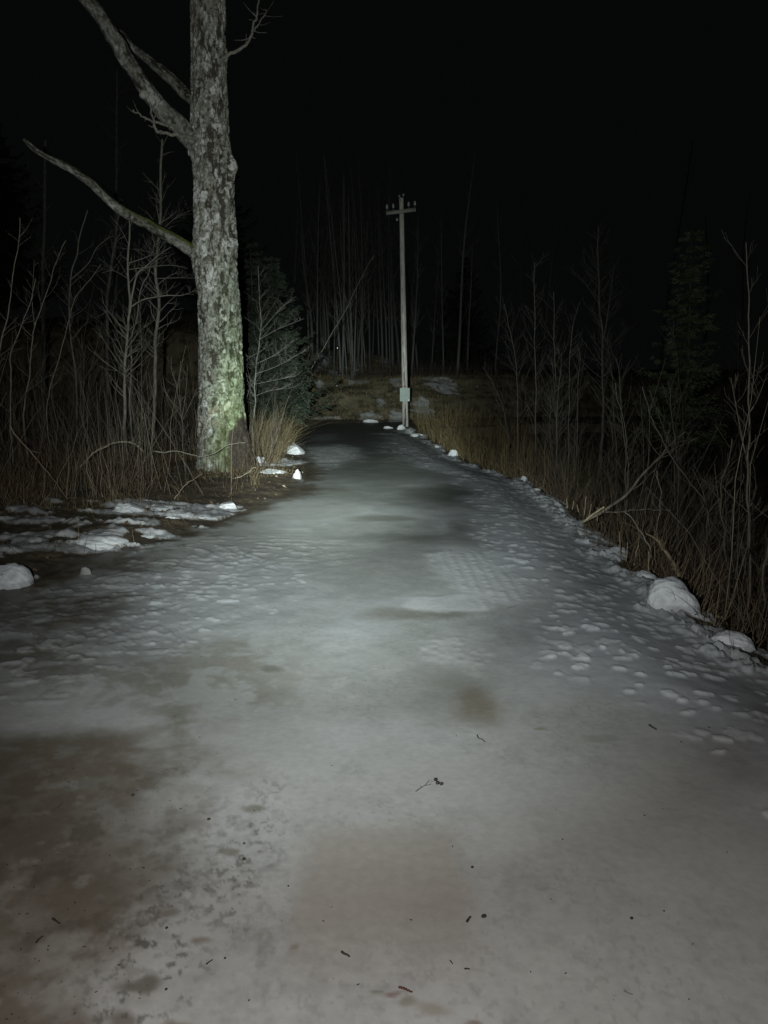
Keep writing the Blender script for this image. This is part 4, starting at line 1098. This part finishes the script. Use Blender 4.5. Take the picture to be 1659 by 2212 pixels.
chunk('broken white crust between the domed lump and the dry weeds', 430, 1120, 46, 9, .9, 29, G, lump=.4)
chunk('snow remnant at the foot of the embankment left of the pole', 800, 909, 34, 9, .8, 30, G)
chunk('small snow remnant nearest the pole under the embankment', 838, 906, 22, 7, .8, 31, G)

# ------------------------------------------------------------------ utility pole with crossarm and plate
def pole():
    Yp = POLE_XY[1]; base = (POLE_XY[0], Yp, H1(*POLE_XY))
    t = empty('utility_pole', base)
    tag(t, 'weathered grey wooden utility pole with a crossarm, standing at the bend', 'utility pole')
    top = at(867, 428, Yp)
    n = 220; s_ = np.linspace(0, 1, n)
    P = np.stack([base[0] + (top[0] - base[0]) * s_, np.full(n, Yp), base[2] - .1 + (top[2] - base[2] + .1) * s_], -1)
    sides = 48
    th = np.arange(sides) * 2 * math.pi / sides
    TH, Z = np.meshgrid(th, P[:, 2])
    rad = np.interp(Z, [0, 2, 8], [.094, .084, .060])
    fc = math.pi * 1.5 - .15       # faces the camera, slightly left
    dth = (TH - fc + math.pi) % (2 * math.pi) - math.pi
    crack = np.exp(-((dth - .22 * np.sin(Z * 1.7)) / (.10 + .35 * ss(.9, .1, Z))) ** 2)
    grain = fbm(TH * 4, Z, 3.0, 4, 301); gr2 = fbm(TH * 9, Z * .8, 3, 3, 302)
    rad = rad - .010 * crack + .004 * (grain - .5)
    V = P[:, None, :] + np.stack([np.cos(TH) * rad, np.sin(TH) * rad, 0 * rad], -1)
    c = np.array([.40, .385, .35])[None] * (.6 + .8 * gr2.ravel()[:, None])
    dk = np.clip(crack * ss(.42, .58, grain + .22 * ss(2.5, 0, Z)) * 1.2, 0, 1).ravel()[:, None]
    dk2 = (ss(.62, .72, fbm(TH * 5, Z * .5, 4, 3, 305)) * .6).ravel()[:, None]
    c = c * (1 - dk) + np.array([.035, .03, .025]) * dk
    c = c * (1 - dk2) + np.array([.07, .06, .05]) * dk2
    mb = MB(); V = V.reshape(-1, 3); V = np.vstack([V, P[-1] + np.array([0, 0, .02])]); c = np.vstack([c, c[-1]])
    e = len(V) - 1
    mb.add(V, grid_quads(n, sides, True), [((n - 1) * sides + k, (n - 1) * sides + (k + 1) % sides, e) for k in range(sides)], c)
    mb.build('post', M_WOOD, t)
    # crossarm: right end slightly higher
    a = at(834, 461, Yp - .13); b = at(898, 453, Yp - .13)
    mid = (a + b) / 2; L = np.linalg.norm(b - a)
    ang = math.atan2(b[2] - a[2], b[0] - a[0])
    mb = MB(); mb.box(mid, (L / 2, .035, .048), 0, (0.24, 0.235, 0.21), -ang)
    ca = mb.build('crossarm', M_WOOD, t, smooth=False)
    for f in (.03, .24, .76, .97):
        p = a + (b - a) * f
        mb = MB(); mb.tube([p + np.array([0, 0, .03]), p + np.array([0, 0, .15])], [.011, .011], 8, (0.12, 0.12, 0.115))
        pin = mb.build('insulator_pin', M_WOOD, t)
        mb = MB(); zz = [.13, .15, .17, .19, .215, .24, .25]; rr = [.030, .040, .033, .036, .030, .022, .004]
        mb.tube([p + np.array([0, 0, q]) for q in zz], rr, 12, (0.2, 0.2, 0.2))
        ins_ = mb.build('insulator', M_GLASS, pin)
        ins_.location = -np.array(pin.location) if False else (0, 0, 0)
        # vertices were built in world space relative to nothing: shift to the pole
        co = np.zeros(len(ins_.data.vertices) * 3); ins_.data.vertices.foreach_get('co', co)
        co = co.reshape(-1, 3) - np.array(t.location) + np.array(pin.location) * 0 ; 
        ins_.data.vertices.foreach_set('co', co.ravel())
    for (px, py0, py1) in [(862.5, 432, 421), (871.5, 434, 418)]:
        p0, p1 = at(px + (2 if px < 866 else -1.5), py0, Yp), at(px, py1, Yp)
        mb = MB(); mb.tube([np.array([top[0], Yp, p0[2] - .02]), p0, (p0 + p1) / 2, p1], [.012, .012, .012, .010], 8, (0.12, 0.12, 0.115))
        mb.tube([p1 - np.array([0, 0, .07]), p1 - np.array([0, 0, .03]), p1], [.026, .034, .02], 10, (0.2, 0.2, 0.2))
        mb.build('top_bracket', M_WOOD, t)
    p = at(857.5, 475, Yp - .1)
    mb = MB(); mb.tube([p + np.array([.10, .1, .02]), p + np.array([.02, 0, 0]), p + np.array([0, 0, .06])], [.008, .008, .008], 6, (0.12, 0.12, 0.115))
    mb.tube([p + np.array([0, 0, -.03]), p + np.array([0, 0, 0]), p + np.array([0, 0, .05])], [.025, .034, .02], 10, (0.2, 0.2, 0.2))
    mb.build('side_insulator', M_GLASS, t)
    # plate
    l0 = at(864, 838, Yp - .14); l1 = at(885, 867, Yp - .14)
    cx, cz = (l0[0] + l1[0]) / 2, (l0[2] + l1[2]) / 2
    w_, h_ = (l1[0] - l0[0]) / 2, (l0[2] - l1[2]) / 2
    bm = bmesh.new(); bmesh.ops.create_cube(bm, size=2)
    for v in bm.verts: v.co = Vector((v.co.x * w_, v.co.y * .010, v.co.z * h_))
    bmesh.ops.bevel(bm, geom=[e for e in bm.edges if abs(e.verts[0].co.y - e.verts[1].co.y) > .01], offset=.012, segments=3, profile=.5, affect='EDGES')
    v = np.array([q.co[:] for q in bm.verts]); polys = [[q.index for q in f.verts] for f in bm.faces]
    bm.verts.index_update(); bm.free()
    me = bpy.data.meshes.new('sign_plate')
    me.from_pydata([tuple(q + np.array([cx, Yp - .135, cz]) - np.array(t.location)) for q in v], [], polys)
    ca_ = me.color_attributes.new('tint', 'FLOAT_COLOR', 'POINT')
    cc = np.tile(np.array([.185, .235, .205, 1.0]), (len(v), 1)); ca_.data.foreach_set('color', cc.ravel())
    me.materials.append(M_PLATE)
    pl = bpy.data.objects.new('sign_plate', me); C.objects.link(pl); pl.parent = t
    pl['label'] = 'faded grey-green plate screwed to the pole'
    mb = MB(); k = 14
    ang_ = np.arange(k) * 2 * math.pi / k
    ctr = np.array([cx + w_ * .72, Yp - .149, cz - h_ * .82])
    vv = [ctr] + [ctr + np.array([math.cos(q) * .024, 0, math.sin(q) * .020]) for q in ang_]
    vv2 = [q + np.array([0, .004, 0]) for q in vv[1:]]
    tr_ = [(0, 1 + (j + 1) % k, 1 + j) for j in range(k)]
    qd = [(1 + j, 1 + (j + 1) % k, 1 + k + (j + 1) % k, 1 + k + j) for j in range(k)]
    mb.add(np.array(vv + vv2), qd, tr_, (.62, .68, .65))
    st_ = mb.build('sticker', M_PLATE, t, smooth=False); st_['label'] = 'small round white tag in the lower right corner of the plate'
    for k_, (px, py) in enumerate([(868.5, 834.5), (875, 835)]):
        p = at(px, py, Yp - .125)
        mb = MB(); mb.box(p, (.035 if k_ == 0 else .03, .006, .014), 0, (0.20, 0.035, 0.03))
        o = mb.build('red_tag', M_PLATE, t, smooth=False)
    # moss and earth collar
    return t
pole()

# ------------------------------------------------------------------ reflector stakes on the embankment
def stake(px, py, Y, h, label, r):
    p = at(px, py, Y)
    g = H1(p[0], Y)
    t = empty('marker_stake', (p[0], Y, g))
    tag(t, label, 'marker stake', 'reflector stakes on the embankment')
    mb = MB(); mb.tube([(p[0], Y, g - .1), (p[0], Y, p[2] + .05)], [.018, .016], 8, (0.07, 0.06, 0.05))
    mb.build('post', M_WOOD, t)
    mb = MB(); k = 14
    src = np.array([-.16, 0, 1.51]); nrm = src - p; nrm /= np.linalg.norm(nrm)
    ux = np.cross(nrm, [0, 0, 1]); ux /= np.linalg.norm(ux); uz = np.cross(ux, nrm)
    q0 = p + nrm * .03
    ring = [q0 + (ux * math.cos(a) + uz * math.sin(a) * 1.5) * r for a in np.arange(k) * 2 * math.pi / k]
    back = [q - nrm * .012 for q in ring]
    mb.add(np.array([q0] + ring + back), [(1 + j, 1 + (j + 1) % k, 1 + k + (j + 1) % k, 1 + k + j) for j in range(k)], [(0, 1 + j, 1 + (j + 1) % k) for j in range(k)], (.8, .8, .8))
    mb.build('reflector', M_REFLECT, t, smooth=False)
stake(729, 752, 35.5, 1, 'thin stake with the brighter white reflector, upper of two on the bank', .065)
stake(728, 833, 30.5, .4, 'short stake with a dim reflector, lower of two on the bank', .035)

# ------------------------------------------------------------------ debris on the ice
def pt(px, py, dz=0.0):
    g = gp(px, py)
    return np.array([g[0], g[1], H1(g[0], g[1]) + dz])
DK = (0.030, 0.024, 0.020)
def cone_mesh(mb, c, L, r, az, col=DK):
    d = np.array([math.cos(az), math.sin(az), 0])
    s_ = np.linspace(0, 1, 14)
    P = c + d * ((s_ - .5) * L)[:, None]
    rr = r * np.sin(np.pi * (s_ * .94 + .03)) ** .6 * (1 + .14 * np.cos(s_ * 40))
    mb.tube(P, rr, 12, col, wob=.22)
def small_cone(label, px, py, Lmm, az, name='alder_cone', cat='cone', rr=.42):
    L = Lmm / 1000; c = pt(px, py, L * rr * .45)
    mb = MB(); cone_mesh(mb, c, L, L * rr, az)
    tag(mb.build(name, M_LITTER, origin=c), label, cat, 'dark cones and bits on the ice')
def twig_bit(label, pts, r, col=DK, tips=0, name='twig', cat='twig', group='twig pieces on the ice'):
    P = np.array([pt(*p, r * .8) for p in pts])
    Q = smooth_path(P, 16); Q[:, 2] += .002 * np.abs(np.sin(np.arange(16)))
    mb = MB(); mb.tube(Q, np.linspace(r, r * .6, 16), 6, col, wob=.35)
    tag(mb.build(name, M_LITTER, origin=P[0]), label, cat, group)
# alder twig with three cones
b0 = pt(900, 1711)
t = empty('alder_twig', b0)
tag(t, 'grey twig with three dark alder cones lying on the clear ice', 'twig')
mb = MB()
for pts_, r in [([(898, 1714), (908, 1707), (916, 1702), (925, 1700), (931, 1698)], .0024), ([(917, 1702), (922, 1696), (924, 1693), (932, 1693), (938, 1690)], .0013), ([(922, 1695), (927, 1690), (932, 1688)], .0010), ([(910, 1706), (908, 1702)], .0012)]:
    Q = smooth_path(np.array([pt(a, b_, .003) for a, b_ in pts_]), 14)
    mb.tube(Q, np.linspace(r, r * .5, 14), 6, (0.12, 0.115, 0.10), wob=.3)
mb.build('stem', M_LITTER, t)
for (px, py, L, az) in [(941, 1690, 13, 1.2), (945, 1697, 13, 1.9), (953, 1699, 15, -.1)]:
    mb = MB(); cone_mesh(mb, pt(px, py, .006), L / 1000, .0062, az); mb.build('cone', M_LITTER, t)
small_cone('round dark cone on the muddy ice, farthest left of the loose cones', 287, 1721, 13, .6)
small_cone('oval dark cone at the edge of the mud, right of the leftmost cone', 451, 1773, 12, .4)
small_cone('dark cone beside a greenish stain, middle left of the near ice', 527, 1825, 8, .2)
small_cone('dark cone with a thin tail just below the greenish stain', 527, 1859, 11, 2.6)
small_cone('small dark cone at the upper right corner of the painted phone shadow', 1020, 1877, 9, .3)
small_cone('curled dark cone right of the short stick in the foreground', 1045, 1983, 15, .2, rr=.36)
small_cone('dark cone far right in the foreground', 1364, 1987, 9, .5)
small_cone('tiny dark crumb above the left mud edge in the foreground', 360, 2007, 8, .5)
small_cone('tiny dark crumb below the crumb by the left mud edge', 486, 2072, 6, .4)
small_cone('tiny dark crumb left of centre near the bottom', 359, 2139, 7, .9)
small_cone('tiny dark speck right of the bigger cone with a tail, on clean ice', 623, 1917, 6, .9)
small_cone('tiny dark speck on the farther clear ice near the middle', 1434, 1971, 5, .9)
twig_bit('short thick dark stick left of the curled cone in the foreground', [(1008, 1996), (1012, 1990), (1016, 1985)], .0035)
twig_bit('crooked black twig piece at the bottom centre', [(738, 2060), (744, 2065), (748, 2066), (755, 2071)], .003)
twig_bit('slim straight twig piece left of the bottom centre', [(446, 2086), (452, 2081), (459, 2077)], .0018)
twig_bit('thin hooked twig on the ice above the alder twig', [(1030, 1592), (1034, 1599), (1040, 1601), (1048, 1608)], .0022)
twig_bit('thin dark twig far out on the right ice', [(1402, 1572), (1409, 1577), (1418, 1582)], .0040)
twig_bit('tiny dark stick under the curled cone, right of bottom centre', [(1004, 2096), (1009, 2096), (1014, 2097)], .002)
twig_bit('thin needle-like twig left of the tiny dark stick', [(972, 2078), (975, 2082), (978, 2086)], .0013)
twig_bit('dark reddish sliver frozen into the scratch at the bottom', [(862, 2136), (872, 2139), (880, 2143), (890, 2147)], .0030, (0.07, 0.025, 0.02))
twig_bit('olive grass blade on the mud near the left edge', [(116, 1754), (124, 1748), (135, 1738)], .0022, (0.09, 0.085, 0.035))
twig_bit('dark forked twig on the mud in the lower left corner region', [(114, 1988), (122, 1994), (130, 1999)], .003)
twig_bit('small dark stick lying in the mud below the forked one', [(78, 2040), (84, 2032), (92, 2026)], .0025)
twig_bit('small hooked twig near the right of the bottom edge', [(1348, 2143), (1356, 2148), (1366, 2151)], .0016, (0.12, 0.11, 0.1))
# crumbs of bark frozen in the ice: too many and too small to count
def crumbs():
    rng = np.random.default_rng(66)
    mb = MB()
    for k in range(150):
        if k < 90:
            px = abs(rng.normal(0, 260)) + 10; py = rng.uniform(1620, 2212)
        else:
            px = rng.uniform(0, 1659); py = rng.uniform(1350, 2212)
        if px > 1600: continue
        p = pt(px, py, .0008)
        r = rng.uniform(.0006, .0020) * (1 + (p[1] - 1.6) * .15)
        d = rng.normal(0, 1, 3); d[2] *= .2; d /= np.linalg.norm(d)
        mb.tube([p - d * r * 2, p, p + d * r * 2.2], [r * .5, r, r * .4], 5, np.array(DK) * rng.uniform(.8, 2.4), wob=.4)
    tag(mb.build('bark_crumbs', M_LITTER), 'tiny dark crumbs of bark and grit frozen onto the near ice', 'crumbs', kind='stuff')
crumbs()
